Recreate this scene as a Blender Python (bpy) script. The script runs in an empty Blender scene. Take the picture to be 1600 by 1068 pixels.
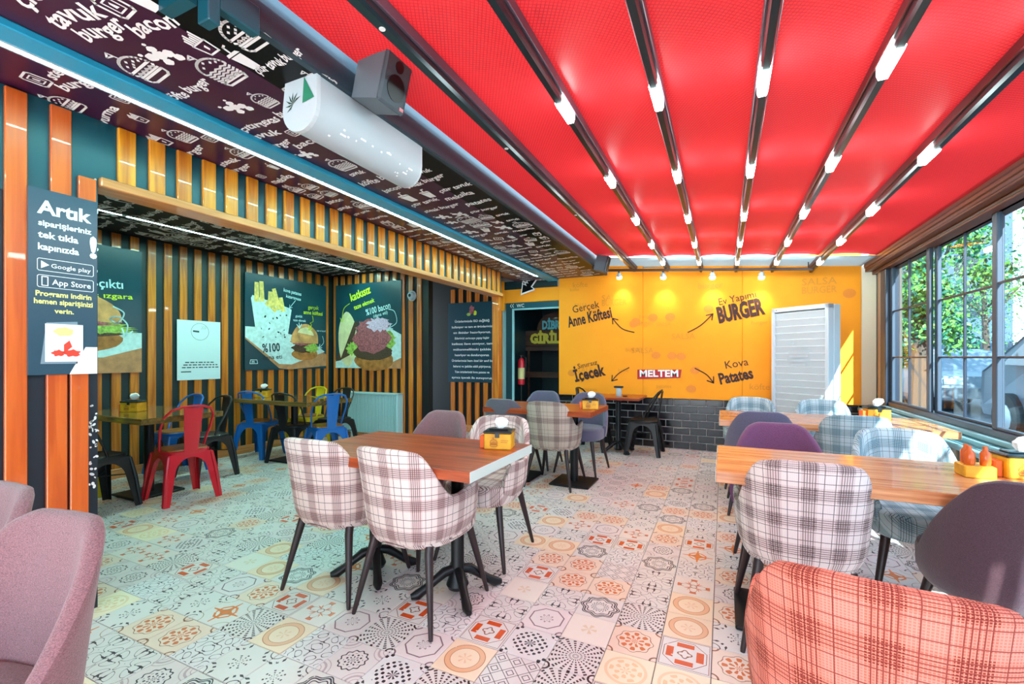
import bpy, math, random
from mathutils import Vector, Matrix
random.seed(7)
C = bpy.context.scene.collection
PI = math.pi
TH = math.radians(25.1); FPX = 705.0; CAMH = 1.25; HOR = 558.0
# ---------------------------------------------------------------- camera, world, sun, exposure
cd = bpy.data.cameras.new('camera'); cam = bpy.data.objects.new('camera', cd); C.objects.link(cam)
cam.location = (0, 0, CAMH); cam.rotation_euler = (PI/2, 0, TH)
cd.sensor_width = 36; cd.lens = 36*FPX/1600; cd.shift_y = (HOR-534)/1600; cd.clip_start = .02
bpy.context.scene.camera = cam
sc = bpy.context.scene
sc.view_settings.view_transform = 'Standard'; sc.view_settings.look = 'None'
sc.view_settings.exposure = 0.70; sc.view_settings.gamma = 1; sc.view_settings.use_curve_mapping = False
sc.cycles.max_bounces = 10; sc.cycles.diffuse_bounces = 5; sc.cycles.transparent_max_bounces = 16
sc.cycles.sample_clamp_indirect = 8
try: sc.cycles.use_denoising = True
except Exception: pass
wd = bpy.data.worlds.new('sky'); sc.world = wd; wd.use_nodes = True
nt = wd.node_tree; bg = nt.nodes['Background']
tc = nt.nodes.new('ShaderNodeTexCoord'); sx = nt.nodes.new('ShaderNodeSeparateXYZ'); cr = nt.nodes.new('ShaderNodeValToRGB')
nt.links.new(tc.outputs['Generated'], sx.inputs[0]); nt.links.new(sx.outputs[2], cr.inputs[0]); nt.links.new(cr.outputs[0], bg.inputs[0])
cr.color_ramp.elements[0].color = (.78, .93, 1, 1); cr.color_ramp.elements[1].color = (.36, .66, 1, 1)
bg.inputs[1].default_value = 4.6
sl = bpy.data.lights.new('sun', 'SUN'); so = bpy.data.objects.new('sun', sl); C.objects.link(so)
sl.energy = 21; sl.angle = math.radians(.6); sl.color = (1, .97, .92)
so.rotation_euler = Vector((1, -2.6, 1.9)).to_track_quat('Z', 'Y').to_euler()

# ---------------------------------------------------------------- helpers
def lin(h):
    h = h.lstrip('#'); o = []
    for i in (0, 2, 4):
        c = int(h[i:i+2], 16)/255; o.append(c/12.92 if c <= .04045 else ((c+.055)/1.055)**2.4)
    return (*o, 1)
MATS = {}
def mat(name, col='#808080', rough=.6, metal=0, emit=0, bump=0, bscale=200, var=0, vscale=6, coat=0, spec=.5):
    if name in MATS: return MATS[name]
    m = bpy.data.materials.new(name); m.use_nodes = True; MATS[name] = m
    nt = m.node_tree; b = nt.nodes['Principled BSDF']; c = lin(col)
    b.inputs['Base Color'].default_value = c; b.inputs['Roughness'].default_value = rough; b.inputs['Metallic'].default_value = metal
    b.inputs['Coat Weight'].default_value = coat; b.inputs['Specular IOR Level'].default_value = spec
    m.diffuse_color = c
    if emit:
        b.inputs['Emission Color'].default_value = c; b.inputs['Emission Strength'].default_value = emit
    if bump or var:
        t = nt.nodes.new('ShaderNodeTexCoord')
        if bump:
            n = nt.nodes.new('ShaderNodeTexNoise'); n.inputs['Scale'].default_value = bscale
            nt.links.new(t.outputs['Object'], n.inputs['Vector'])
            bn = nt.nodes.new('ShaderNodeBump'); bn.inputs['Strength'].default_value = bump; bn.inputs['Distance'].default_value = .002
            nt.links.new(n.outputs[0], bn.inputs['Height']); nt.links.new(bn.outputs[0], b.inputs['Normal'])
        if var:
            n = nt.nodes.new('ShaderNodeTexNoise'); n.inputs['Scale'].default_value = vscale; n.inputs['Detail'].default_value = 5
            nt.links.new(t.outputs['Object'], n.inputs['Vector'])
            r = nt.nodes.new('ShaderNodeValToRGB'); nt.links.new(n.outputs[0], r.inputs[0]); nt.links.new(r.outputs[0], b.inputs['Base Color'])
            r.color_ramp.elements[0].position = .3; r.color_ramp.elements[1].position = .7
            r.color_ramp.elements[0].color = (*[x*(1-var) for x in c[:3]], 1); r.color_ramp.elements[1].color = (*[min(1, x*(1+var)) for x in c[:3]], 1)
    return m

class E:                                            # little expression compiler for Math nodes
    nt = None
    def __init__(s, v): s.v = v
    @staticmethod
    def op(name, *a, clamp=False):
        n = E.nt.nodes.new('ShaderNodeMath'); n.operation = name; n.use_clamp = clamp
        for i, x in enumerate(a):
            x = x.v if isinstance(x, E) else x
            if isinstance(x, (int, float)): n.inputs[i].default_value = x
            else: E.nt.links.new(x, n.inputs[i])
        return E(n.outputs[0])
    def __add__(s, o): return E.op('ADD', s, o)
    __radd__ = __add__
    def __mul__(s, o): return E.op('MULTIPLY', s, o)
    __rmul__ = __mul__
    def __sub__(s, o): return E.op('SUBTRACT', s, o)
    def __rsub__(s, o): return E.op('SUBTRACT', o, s)
    def __truediv__(s, o): return E.op('DIVIDE', s, o)
    def __lt__(s, o): return E.op('LESS_THAN', s, o)
    def __gt__(s, o): return E.op('GREATER_THAN', s, o)
    def __abs__(s): return E.op('ABSOLUTE', s)
def esin(a): return E.op('SINE', a)
def ecos(a): return E.op('COSINE', a)
def emax(a, b): return E.op('MAXIMUM', a, b)
def emin(a, b): return E.op('MINIMUM', a, b)
def efrac(a): return E.op('FRACT', a)
def esqrt(a): return E.op('SQRT', a)
def band(a, w): return abs(a) < w
def mixcol(nt, fac, a, b):
    n = nt.nodes.new('ShaderNodeMix'); n.data_type = 'RGBA'
    for sck, x in ((0, fac), (6, a), (7, b)):
        x = x.v if isinstance(x, E) else x
        if isinstance(x, (tuple, float, int)): n.inputs[sck].default_value = x
        else: nt.links.new(x, n.inputs[sck])
    return n.outputs[2]
def uvnodes(nt):
    t = nt.nodes.new('ShaderNodeTexCoord'); s = nt.nodes.new('ShaderNodeSeparateXYZ'); nt.links.new(t.outputs['UV'], s.inputs[0])
    return E(s.outputs[0]), E(s.outputs[1])

class MB:
    def __init__(s): s.v = []; s.f = []; s.m = []; s.uv = []; s.cm = 0
    def add(s, vs, fs, m=None, uvs=None):
        o = len(s.v); s.v += [tuple(p) for p in vs]
        for k, f in enumerate(fs):
            s.f.append([o+i for i in f]); s.m.append(s.cm if m is None else m)
            s.uv.append(uvs[k] if uvs else [(0, 0)]*len(f))
        return s
    def box(s, x0, x1, y0, y1, z0, z1, M=None, m=None):
        v = [Vector((x, y, z)) for z in (z0, z1) for y in (y0, y1) for x in (x0, x1)]
        if M is not None: v = [M @ p for p in v]
        return s.add(v, [(0, 2, 3, 1), (4, 5, 7, 6), (0, 1, 5, 4), (2, 6, 7, 3), (0, 4, 6, 2), (1, 3, 7, 5)], m)
    def bbox(s, x0, x1, y0, y1, z0, z1, b=.004, M=None, m=None):   # box with chamfered edges
        xs, ys, zs = (x0, x1), (y0, y1), (z0, z1); v = []; idx = {}
        for i in (0, 1):
            for j in (0, 1):
                for k in (0, 1):
                    for ax in range(3):
                        p = [xs[i], ys[j], zs[k]]
                        for a2 in range(3):
                            if a2 != ax: p[a2] += b if (i, j, k)[a2] == 0 else -b
                        idx[(i, j, k, ax)] = len(v); v.append(Vector(p))
        c = Vector(((x0+x1)/2, (y0+y1)/2, (z0+z1)/2)); F = []
        for ax in range(3):
            a, d = [q for q in range(3) if q != ax]
            for sd in (0, 1):
                f = []
                for (p, q) in ((0, 0), (1, 0), (1, 1), (0, 1)):
                    t = [0, 0, 0]; t[ax] = sd; t[a] = p; t[d] = q; f.append(idx[(*t, ax)])
                F.append(f)
            for p in (0, 1):
                for q in (0, 1):
                    t0 = [0]*3; t0[a] = p; t0[d] = q; t1 = list(t0); t0[ax] = 0; t1[ax] = 1
                    F.append([idx[(*t0, a)], idx[(*t1, a)], idx[(*t1, d)], idx[(*t0, d)]])
        for i in (0, 1):
            for j in (0, 1):
                for k in (0, 1): F.append([idx[(i, j, k, ax)] for ax in range(3)])
        G = []
        for f in F:
            n = (v[f[1]]-v[f[0]]).cross(v[f[2]]-v[f[0]]); ce = sum((v[q] for q in f), Vector())/len(f)
            G.append(f if n.dot(ce-c) > 0 else f[::-1])
        if M is not None: v = [M @ p for p in v]
        return s.add(v, G, m)
    def tube(s, pts, r, n=8, m=None, cap=True):
        pts = [Vector(p) for p in pts]; rr = r if isinstance(r, (list, tuple)) else [r]*len(pts)
        t = (pts[1]-pts[0]).normalized(); a = Vector((0, 0, 1)) if abs(t.z) < .9 else Vector((1, 0, 0))
        u = t.cross(a).normalized(); V = []; F = []
        for i, p in enumerate(pts):
            t = (pts[min(i+1, len(pts)-1)]-pts[max(i-1, 0)]).normalized()
            u = (u-t*u.dot(t)).normalized(); w = t.cross(u)
            for k in range(n):
                a = 2*PI*k/n; V.append(p+rr[i]*(u*math.cos(a)+w*math.sin(a)))
        for i in range(len(pts)-1):
            for k in range(n):
                F.append((i*n+k, i*n+(k+1) % n, (i+1)*n+(k+1) % n, (i+1)*n+k))
        if cap: F.append(tuple(range(n))[::-1]); F.append(tuple((len(pts)-1)*n+k for k in range(n)))
        return s.add(V, F, m)
    def lathe(s, prof, n=20, M=None, m=None):
        V = []; F = []
        for (r, z) in prof:
            for k in range(n):
                a = 2*PI*k/n; V.append(Vector((r*math.cos(a), r*math.sin(a), z)))
        for i in range(len(prof)-1):
            for k in range(n): F.append((i*n+k, i*n+(k+1) % n, (i+1)*n+(k+1) % n, (i+1)*n+k))
        F.append(tuple(range(n))[::-1]); F.append(tuple((len(prof)-1)*n+k for k in range(n)))
        if M is not None: V = [M @ p for p in V]
        return s.add(V, F, m)
    def prism(s, poly, fn, d0, d1, m=None):          # fn(u,v,d)->3D
        n = len(poly); V = [fn(u, v, d0) for u, v in poly]+[fn(u, v, d1) for u, v in poly]
        F = [tuple(range(n))[::-1], tuple(range(n, 2*n))]+[(i, (i+1) % n, n+(i+1) % n, n+i) for i in range(n)]
        return s.add(V, F, m)
    def build(s, name, mats, parent=None, smooth=False, **kw):
        me = bpy.data.meshes.new(name); me.from_pydata([tuple(p) for p in s.v], [], s.f)
        if not isinstance(mats, (list, tuple)): mats = [mats]
        for q in mats: me.materials.append(q)
        me.polygons.foreach_set('material_index', s.m)
        if any(u[0] != (0, 0) or u[-1] != (0, 0) for u in s.uv):
            l = me.uv_layers.new(name='UVMap'); l.data.foreach_set('uv', [c for f in s.uv for p in f for c in p])
        if smooth: me.polygons.foreach_set('use_smooth', [True]*len(s.f))
        me.validate(); me.update()
        if smooth:
            try: me.set_sharp_from_angle(angle=math.radians(40))
            except Exception: pass
        return link(name, me, parent, **kw)
def link(name, me, parent=None, **kw):
    o = bpy.data.objects.new(name, me); C.objects.link(o)
    if parent is not None: o.parent = parent
    for k, v in kw.items(): o[k] = v
    return o
def thing(name, label, cat, loc=(0, 0, 0), rz=0, group=None):
    o = bpy.data.objects.new(name, None); C.objects.link(o); o.location = loc; o.rotation_euler = (0, 0, rz)
    o['label'] = label; o['category'] = cat; o.empty_display_size = .1
    if group: o['group'] = group
    return o
def tag(o, label, cat, group=None):
    o['label'] = label; o['category'] = cat
    if group: o['group'] = group
    return o
def struct(o): o['kind'] = 'structure'; return o
def dup(root, loc, rz, label, group=None):
    r = root.copy(); C.objects.link(r); r.location = loc; r.rotation_euler = (0, 0, rz); r['label'] = label
    if group: r['group'] = group
    for ch in list(root.children):
        c = ch.copy(); C.objects.link(c); c.parent = r
        for g in ch.children:
            d = g.copy(); C.objects.link(d); d.parent = c
    return r
# flat print: text and strokes laid on a surface. frame = (origin, right, up)
TXT = {}
def txt(s, bold=0):
    k = (s, bold)
    if k not in TXT:
        cu = bpy.data.curves.new('t', 'FONT'); cu.body = s; cu.resolution_u = 2; cu.offset = bold
        o = bpy.data.objects.new('t', cu); C.objects.link(o)
        dg = bpy.context.evaluated_depsgraph_get(); me = bpy.data.meshes.new_from_object(o.evaluated_get(dg))
        vs = [(v.co.x, v.co.y) for v in me.vertices]; fs = [tuple(p.vertices) for p in me.polygons]
        bpy.data.objects.remove(o); bpy.data.curves.remove(cu); bpy.data.meshes.remove(me)
        w = max([v[0] for v in vs] or [0]); TXT[k] = (vs, fs, w)
    return TXT[k]
class Print(MB):
    def __init__(s, o, r, u, off=.002):
        super().__init__(); s.o = Vector(o); s.r = Vector(r).normalized(); s.u = Vector(u).normalized(); s.n = s.r.cross(s.u); s.off = off; s.lay = 0
    def P(s, x, y, d=None): return s.o+s.r*x+s.u*y+s.n*(s.off+s.lay*.0006 if d is None else d)
    def text(s, t, x, y, h, w=None, rot=0, shear=0, bold=0, align='l', m=0, wob=0):
        vs, fs, W = txt(t, bold); sc_ = h/.72; sxx = (w/W) if w else sc_
        ox = {'l': 0, 'c': -W*sxx/2, 'r': -W*sxx}[align]; ca, sa = math.cos(rot), math.sin(rot); out = []
        for a, b in vs:
            px = a*sxx+ox+shear*b*sc_; py = b*sc_+wob*h*math.sin(a*3.1+len(t)); out.append(s.P(x+px*ca-py*sa, y+px*sa+py*ca))
        return s.add(out, fs, m)
    def poly(s, pts, m=0, rot=0, ox=0, oy=0, sc_=1):
        ca, sa = math.cos(rot), math.sin(rot)
        q = [s.P(ox+sc_*(a*ca-b*sa), oy+sc_*(a*sa+b*ca)) for a, b in pts]
        return s.add(q, [tuple(range(len(q)))], m)
    def ell(s, x, y, rx, ry, m=0, n=20, a0=0, a1=2*PI, rot=0):
        pts = [(rx*math.cos(a0+(a1-a0)*k/n), ry*math.sin(a0+(a1-a0)*k/n)) for k in range(n+(0 if a1-a0 > 6.2 else 1))]
        return s.poly(pts, m, rot, x, y)
    def line(s, pts, w, m=0, close=False):
        if close: pts = list(pts)+[pts[0]]
        for (a, b), (c, d) in zip(pts, pts[1:]):
            L = math.hypot(c-a, d-b) or 1e-6; tx, ty = (c-a)/L*w*.3, (d-b)/L*w*.3; nx, ny = -(d-b)/L*w/2, (c-a)/L*w/2
            s.add([s.P(a-tx+nx, b-ty+ny), s.P(a-tx-nx, b-ty-ny), s.P(c+tx-nx, d+ty-ny), s.P(c+tx+nx, d+ty+ny)], [(0, 1, 2, 3)], m)
        return s
# icons of the ceiling film
def icon(p, kind, x, y, S, rot=0, w=.08, m=0):
    ca, sa = math.cos(rot), math.sin(rot)
    T = lambda pts: [(x+S*(a*ca-b*sa), y+S*(a*sa+b*ca)) for a, b in pts]
    W = S*w
    arc = lambda cx, cy, rx, ry, a0, a1, n=14: [(cx+rx*math.cos(a0+(a1-a0)*k/n), cy+ry*math.sin(a0+(a1-a0)*k/n)) for k in range(n+1)]
    if kind == 'burger':
        p.line(T(arc(0, .05, .5, .42, 0, PI)), W, m); p.line(T([(-.52, .05), (.52, .05)]), W, m)
        p.line(T([(-.5+.1*k, -.05-.07*(k % 2)) for k in range(11)]), W, m)
        p.line(T([(-.48, -.17), (.48, -.17)]), W*.8, m)
        p.line(T([(-.5, -.25), (.5, -.25), (.46, -.4), (.34, -.47), (-.34, -.47), (-.46, -.4), (-.5, -.25)]), W, m)
        for a, b in ((-.25, .22), (-.05, .32), (.15, .24), (.3, .18), (0, .18), (-.12, .12)): p.line(T([(a, b), (a+.05, b+.03)]), W*.8, m)
        p.line(T([(0, .47), (0, .75), (-.22, .66), (0, .6)]), W*.7, m)
    elif kind == 'bigburger':
        p.line(T(arc(0, .1, .5, .38, 0, PI)), W, m)
        for q in (.08, -.02, -.12, -.22, -.3): p.line(T([(-.5+.125*k, q-.05*(k % 2)) for k in range(9)]), W*.8, m)
        p.line(T([(-.48, -.38), (-.4, -.52), (.4, -.52), (.48, -.38), (-.48, -.38)]), W, m)
        for a, b in ((-.25, .25), (-.05, .36), (.15, .28), (.3, .22)): p.line(T([(a, b), (a+.05, b+.03)]), W*.8, m)
        p.line(T([(0, .47), (0, .72), (-.2, .64), (0, .58)]), W*.7, m)
    elif kind == 'sachet':
        p.line(T([(-.32, -.42), (.32, -.42), (.4, -.3), (.4, .3), (.32, .42), (-.32, .42), (-.4, .3), (-.4, -.3)]), W*1.2, m, True)
        p.line(T([(-.2, -.25), (.2, -.25), (.2, .25), (-.2, .25)]), W*.7, m, True); p.poly([(-.08, -.1), (.08, -.12), (.03, .15), (-.05, .1)], m, rot, x, y, S)
    elif kind == 'cup':
        p.poly([(-.2, -.5), (.2, -.5), (.28, .2), (-.28, .2)], m, rot, x, y, S); p.poly([(-.33, .24), (.33, .24), (.25, .36), (-.25, .36)], m, rot, x, y, S)
        p.line(T([(0, .36), (.06, .62), (.2, .66)]), W, m)
    elif kind == 'fries':
        p.line(T([(-.35, .05), (.35, .05), (.26, -.5), (-.26, -.5)]), W, m, True)
        for k in range(6):
            a = -.3+.12*k; h = .3+.16*((k*7) % 3)/2; p.poly([(a-.04, .07), (a+.05, .07), (a+.05, .07+h), (a-.04, .04+h)], m, rot, x, y, S)
        p.poly([(-.05, -.35), (.06, -.3), (.08, -.1), (-.04, -.15)], m, rot, x, y, S)
    elif kind == 'nuggets':
        l0 = p.lay
        for a, b, r in ((0, 0, .2), (.28, -.08, .17), (-.26, .08, .18), (.1, .22, .14), (-.1, -.24, .15), (.36, -.3, .15), (-.42, .28, .07), (.15, .4, .06)):
            p.poly([(a+r*(1+.09*math.sin(k*2.1+a*9))*math.cos(k*.4488), b+r*.8*(1+.09*math.sin(k*2.1+a*9))*math.sin(k*.4488)) for k in range(14)], m, rot, x, y, S); p.lay += .2
        p.lay = l0
# ---------------------------------------------------------------- materials
def wood(name, c0, c1, axis=0, rough=.35, sc1=30, coat=.3):
    if name in MATS: return MATS[name]
    m = mat(name, c0, rough, coat=coat); nt = m.node_tree; b = nt.nodes['Principled BSDF']
    t = nt.nodes.new('ShaderNodeTexCoord'); mp = nt.nodes.new('ShaderNodeMapping'); s = [sc1]*3; s[axis] = sc1*.06; mp.inputs['Scale'].default_value = s
    n = nt.nodes.new('ShaderNodeTexNoise'); n.inputs['Scale'].default_value = 1; n.inputs['Detail'].default_value = 6; n.inputs['Distortion'].default_value = .6
    nt.links.new(t.outputs['Object'], mp.inputs[0]); nt.links.new(mp.outputs[0], n.inputs['Vector'])
    r = nt.nodes.new('ShaderNodeValToRGB'); r.color_ramp.elements[0].position = .35; r.color_ramp.elements[1].position = .65
    r.color_ramp.elements[0].color = lin(c0); r.color_ramp.elements[1].color = lin(c1)
    nt.links.new(n.outputs[0], r.inputs[0]); nt.links.new(r.outputs[0], b.inputs['Base Color']); return m
M_slat = wood('orange varnished slat', '#ac5614', '#d67f28', 2, .35)
M_slat_pillar = wood('orange varnished pillar slat', '#c04e12', '#d86420', 2, .35)
M_slat_pale = wood('pale slat', '#b8956c', '#d9bd95', 2, .5)
M_ledge = wood('ledge wood', '#b87038', '#d49058', 1, .4)
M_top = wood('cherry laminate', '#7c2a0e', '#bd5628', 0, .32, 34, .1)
M_top_sunlit = wood('sunlit cherry laminate', '#a85f34', '#d89c6c', 0, .25, 34, .3)  # cherry laminate with window sun and glare put into a paler colour
M_topd = wood('walnut laminate', '#5a4320', '#7d6336', 0, .12, 30, .6)
M_teal = mat('teal panel', '#0f4a58', .35)
M_tealb = mat('bright teal strip', '#1f93b8', .35)
M_dark = mat('dark teal backing', '#0a2c30', .45)
M_black = mat('black film', '#050609', .35, spec=.15)
M_aub = mat('aubergine film', '#3a1232', .3, spec=.4)
M_inner = mat('inner black film', '#0a0f14', .6, spec=.25)
M_print = mat('white print', '#e8ecee', .7)
M_beam = mat('grey steel beam', '#1e3440', .45, bump=.2, bscale=60)
M_metalk = mat('black powder coat', '#101417', .4)
M_legdark = mat('dark wood leg', '#2a1c1e', .4)
M_yellow = mat('yellow wall film', '#ff9c00', .7, var=.04, vscale=3)
M_brick = [mat('black glazed brick', '#15151b', .15, bump=.3, bscale=12), mat('black glazed brick b', '#1d1c23', .18, bump=.3, bscale=12), mat('black glazed brick c', '#101116', .12, bump=.3, bscale=12)]
M_grout = mat('grout', '#a9a9a9', .9)
M_white = mat('white enamel', '#eceff0', .35)
M_whitep = mat('white plastic', '#a9b6be', .5)
M_bronze = mat('brown profile', '#6b3a24', .45)
M_bronzed = mat('dark brown profile', '#3d1f14', .45)
M_frame = mat('dark window frame', '#141c2c', .35)
M_frameg = mat('grey blue sash', '#2c3846', .5)
M_sill = mat('teal sill', '#79a3a8', .35)
M_led = mat('led strip', '#9ff8ee', emit=66); M_cap = mat('lamp lens', '#e6ffff', emit=42); M_spot = mat('spot bulb', '#fff2c8', emit=25)
M_grey = mat('speaker grey', '#56636b', .55, bump=.3, bscale=400)
M_red = mat('red powder coat', '#d31128', .3, coat=.3); M_blue = mat('blue powder coat', '#0b5fae', .3, coat=.3); M_yel = mat('yellow powder coat', '#d9c014', .35, coat=.3)
M_pad = wood('chair seat wood', '#8a4a18', '#b06a28', 0, .35)
M_iron = mat('cast iron', '#131417', .38, metal=.3)
def fabric(name, col, var=.35):
    m = mat(name, col, .95, bump=.9, bscale=330); nt = m.node_tree; b = nt.nodes['Principled BSDF']
    t = nt.nodes.new('ShaderNodeTexCoord'); mp = nt.nodes.new('ShaderNodeMapping'); mp.inputs['Scale'].default_value = (260, 260, 700)
    n = nt.nodes.new('ShaderNodeTexNoise'); n.inputs['Scale'].default_value = 1; n.inputs['Detail'].default_value = 3
    nt.links.new(t.outputs['Object'], mp.inputs[0]); nt.links.new(mp.outputs[0], n.inputs['Vector'])
    r = nt.nodes.new('ShaderNodeValToRGB'); c = lin(col); r.color_ramp.elements[0].position = .35; r.color_ramp.elements[1].position = .65
    r.color_ramp.elements[0].color = (*[x*(1-var) for x in c[:3]], 1); r.color_ramp.elements[1].color = (*[min(1, x*(1+var)) for x in c[:3]], 1)
    nt.links.new(n.outputs[0], r.inputs[0]); nt.links.new(r.outputs[0], b.inputs['Base Color']); b.inputs['Sheen Weight'].default_value = .3
    return m
M_mauve = fabric('mauve heather', '#866066'); M_greyf = fabric('grey heather', '#5d5a66'); M_maroon = fabric('maroon grey heather', '#432a35')
M_purple = fabric('purple heather', '#6a3c60'); M_slate = fabric('slate heather', '#5c5870')
def plaid(name, base, line, tint, per=.15, weave=False, lw=.0011, thread=(1, .95, .93, 1)):
    m = mat(name, base, .9, bump=.4, bscale=500); nt = m.node_tree; E.nt = nt; b = nt.nodes['Principled BSDF']; u, v = uvnodes(nt)
    def lines(t):
        f = efrac(t/per+100.3)*per; o = None
        for c in (.010, .019, .028, .037, .046, .075, .112):
            k = band(f-c, lw); o = k if o is None else emax(o, k)
        return o, (f < .056)
    lu, bu = lines(u); lv, bv = lines(v)
    col = mixcol(nt, (bu+bv)*.33, lin(base), lin(tint))
    if weave:
        wv = emin(efrac(u*170) > .35, efrac(v*170) > .35); col = mixcol(nt, emin(bu, 1)*emin(bv, 1)*wv*.8, col, lin(line)); col = mixcol(nt, (1-wv)*.35, col, thread)
    col = mixcol(nt, emax(lu, lv)*.82, col, lin(line)); nt.links.new(col, b.inputs['Base Color']); return m
M_plaid = plaid('cream and brown plaid', '#dccbc5', '#2e1216', '#a87878', .15, False, .0014)
M_plaidr = plaid('woven check plaid', '#d6c4c0', '#320e12', '#9a6464', .12, True, .0013)
M_redlit = plaid('red-lit check plaid', '#cf7062', '#6e1208', '#b83c1c', .12, True, .0012, (.9, .42, .3, 1))  # plaid with the red canopy's cast put into its colours
M_plaidd = plaid('beige brown plaid', '#b5a69a', '#4a3030', '#76605e', .17)
M_plaidb = plaid('pale blue plaid', '#b8c8cc', '#20303a', '#6f98a6', .12)

# ---- encaustic floor tiles: one material per pattern, drawn with maths on the tile's own UV
def tile_mat(i):
    m = mat('patterned tile %d' % i, '#e8dedb', .28, spec=.4); nt = m.node_tree; E.nt = nt; b = nt.nodes['Principled BSDF']
    u, v = uvnodes(nt); x = u*2-1; y = v*2-1; r = esqrt(x*x+y*y); a = E.op('ARCTAN2', y, x); ax = abs(x); ay = abs(y)
    mx = emax(ax, ay); s45 = (ax+ay)*.7071; octo = emax(mx, s45); cx = ax-1; cy = ay-1; rc = esqrt(cx*cx+cy*cy)
    base, ink, ink2 = '#dcd5d2', '#1c1418', '#cf4c12'; m1 = E(0.0); m2 = None; w = .028
    cos = lambda k, ph=0: ecos(a*k+ph)
    if i == 0:
        m1 = emax(emax(band(r-.86*(1+.08*cos(8)), w), band(r-.76*(1+.09*cos(8)), w*1.3)), band(r-.62*(1+.1*cos(8)), w)); m1 = emax(m1, emin(band(r-.3, .13), cos(16)*ecos(r*40) > .3)); ink = '#26202c'
    elif i == 1:
        m1 = emax(band(r-.55*(1+.07*cos(12)), .03), emin(r < .4, cos(8)*esin(r*26) > .35)); m2 = emin(band(rc-.42, .2), ecos(rc*30) > .2); ink2 = '#b9a3a6'; base = '#ddd0cf'
    elif i == 2:
        m1 = emin(r < 1.15, emin(efrac(r*7) > .42, cos(20, 0) > .25)); m1 = emax(m1, emin(rc < .35, ecos(rc*30) > .3)); ink = '#3a1f22'
    elif i == 3:
        m1 = emax(band(r-.82, .012), band(r-.6, .01)); m2 = emax(emin(r < .84, r > .6)*.9, emin(r < .3, cos(6) > .5)*.6); base = '#ecd2b8'; ink = '#a8643c'; ink2 = '#e2a880'
    elif i == 4:
        m1 = band(octo-.74, .03); m1 = emax(m1, emin(r < .42, band(r-.3*abs(cos(4)), .03))); m1 = emax(m1, emin(rc < .3, ecos(rc*28) > .5)); ink = '#7d6068'; base = '#e0d2d2'
    elif i == 5:
        q = emin(band(mx-.58, .14), emin(ax, ay) < .34); m2 = q; m1 = emax(band(mx-.92, .012), emax(band(emin(r, mx)-.2-.07*cos(4), .03), band(octo-.82, .015))); ink = '#8a4a2c'; ink2 = '#d2501a'
    elif i == 6:
        t = esin(ax*9+2.2*esin(ay*7))+esin(ay*9+2.2*esin(ax*7)); m1 = emin(band(t-.35, .2), mx < .97); ink = '#2a1e26'
    elif i == 7:
        pet = abs(cos(2)); m2 = emin(emin(r < .8, band(r-.55*pet-.2, .12)), cos(8) > -.2); m1 = emax(band(r-.62*pet, .018), band(r-.16, .02)); ink = '#7a3c28'; ink2 = '#d1663a'; base = '#e3d6d0'
    elif i == 8:
        m2 = emax(emin(r < .62, cos(6)*esin(r*14) > .15)*.55, band(r-.75, .06)*.4); ink2 = '#dfa862'; base = '#f0dfc4'
    elif i == 9:
        m1 = emin(r < .42, emin(band(a*0+cos(8)-1, .35), ecos(r*50) > -.2)); m1 = emax(m1, emax(band(rc-.3, .02), emin(band(rc-.55, .06), ecos(a*24) > .2))); ink = '#2a1620'
    elif i == 10:
        g = esin(x*19)*esin(y*19); m1 = emax(emin(band(r-.55, .22), g > .25), emin(r < .25, cos(8) > 0)); m1 = emax(m1, emin(rc < .38, g > .1)); ink = '#2c2028'; base = '#dcd6d6'
    elif i == 11:
        m2 = emin(r < .7, esin(r*13+1)*cos(8) > .1); m1 = emax(band(r-.72-.05*cos(8), .015), emin(rc < .3, ecos(rc*25) > .6)); ink = '#8c5a40'; ink2 = '#cf6a34'; base = '#e6cdbc'
    elif i == 12:
        d = abs(efrac(x*1.5+.5)-.5)+abs(efrac(y*1.5+.5)-.5); m1 = emax(band(d-.5, .03), band(d-.25, .035)); ink = '#4a3c44'; base = '#ddd3d2'
    elif i == 13:
        n1 = esin(ax*14)+ecos(ay*15)+esin((ax+ay)*11); m1 = emin(band(n1, .3), mx < .93); ink = '#3c3038'; base = '#ded8d8'
    elif i == 14:
        base = '#e6dcd2'; m2 = emin(r < .35, cos(5) > .1)*.5; ink2 = '#d5b27a'
    elif i == 15:
        m2 = emin(band(x*y, .03), mx < .85); m2 = emax(m2, band(octo-.45, .05)); m1 = emax(band(rc-.5, .015), band(r-.2, .015)); ink = '#9c7a50'; ink2 = '#dd7228'
    col = lin(base)
    nz = nt.nodes.new('ShaderNodeTexNoise'); nz.inputs['Scale'].default_value = 9; t = nt.nodes.new('ShaderNodeTexCoord'); nt.links.new(t.outputs['UV'], nz.inputs['Vector'])
    ws = E.op('MULTIPLY', E(nz.outputs[0]) > .3, 1.0)
    if m2 is not None: col = mixcol(nt, m2*ws, col, lin(ink2))
    col = mixcol(nt, m1*ws, col, lin(ink)); nt.links.new(col, b.inputs['Base Color']); return m
TILEM = [tile_mat(i) for i in range(16)]

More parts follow.
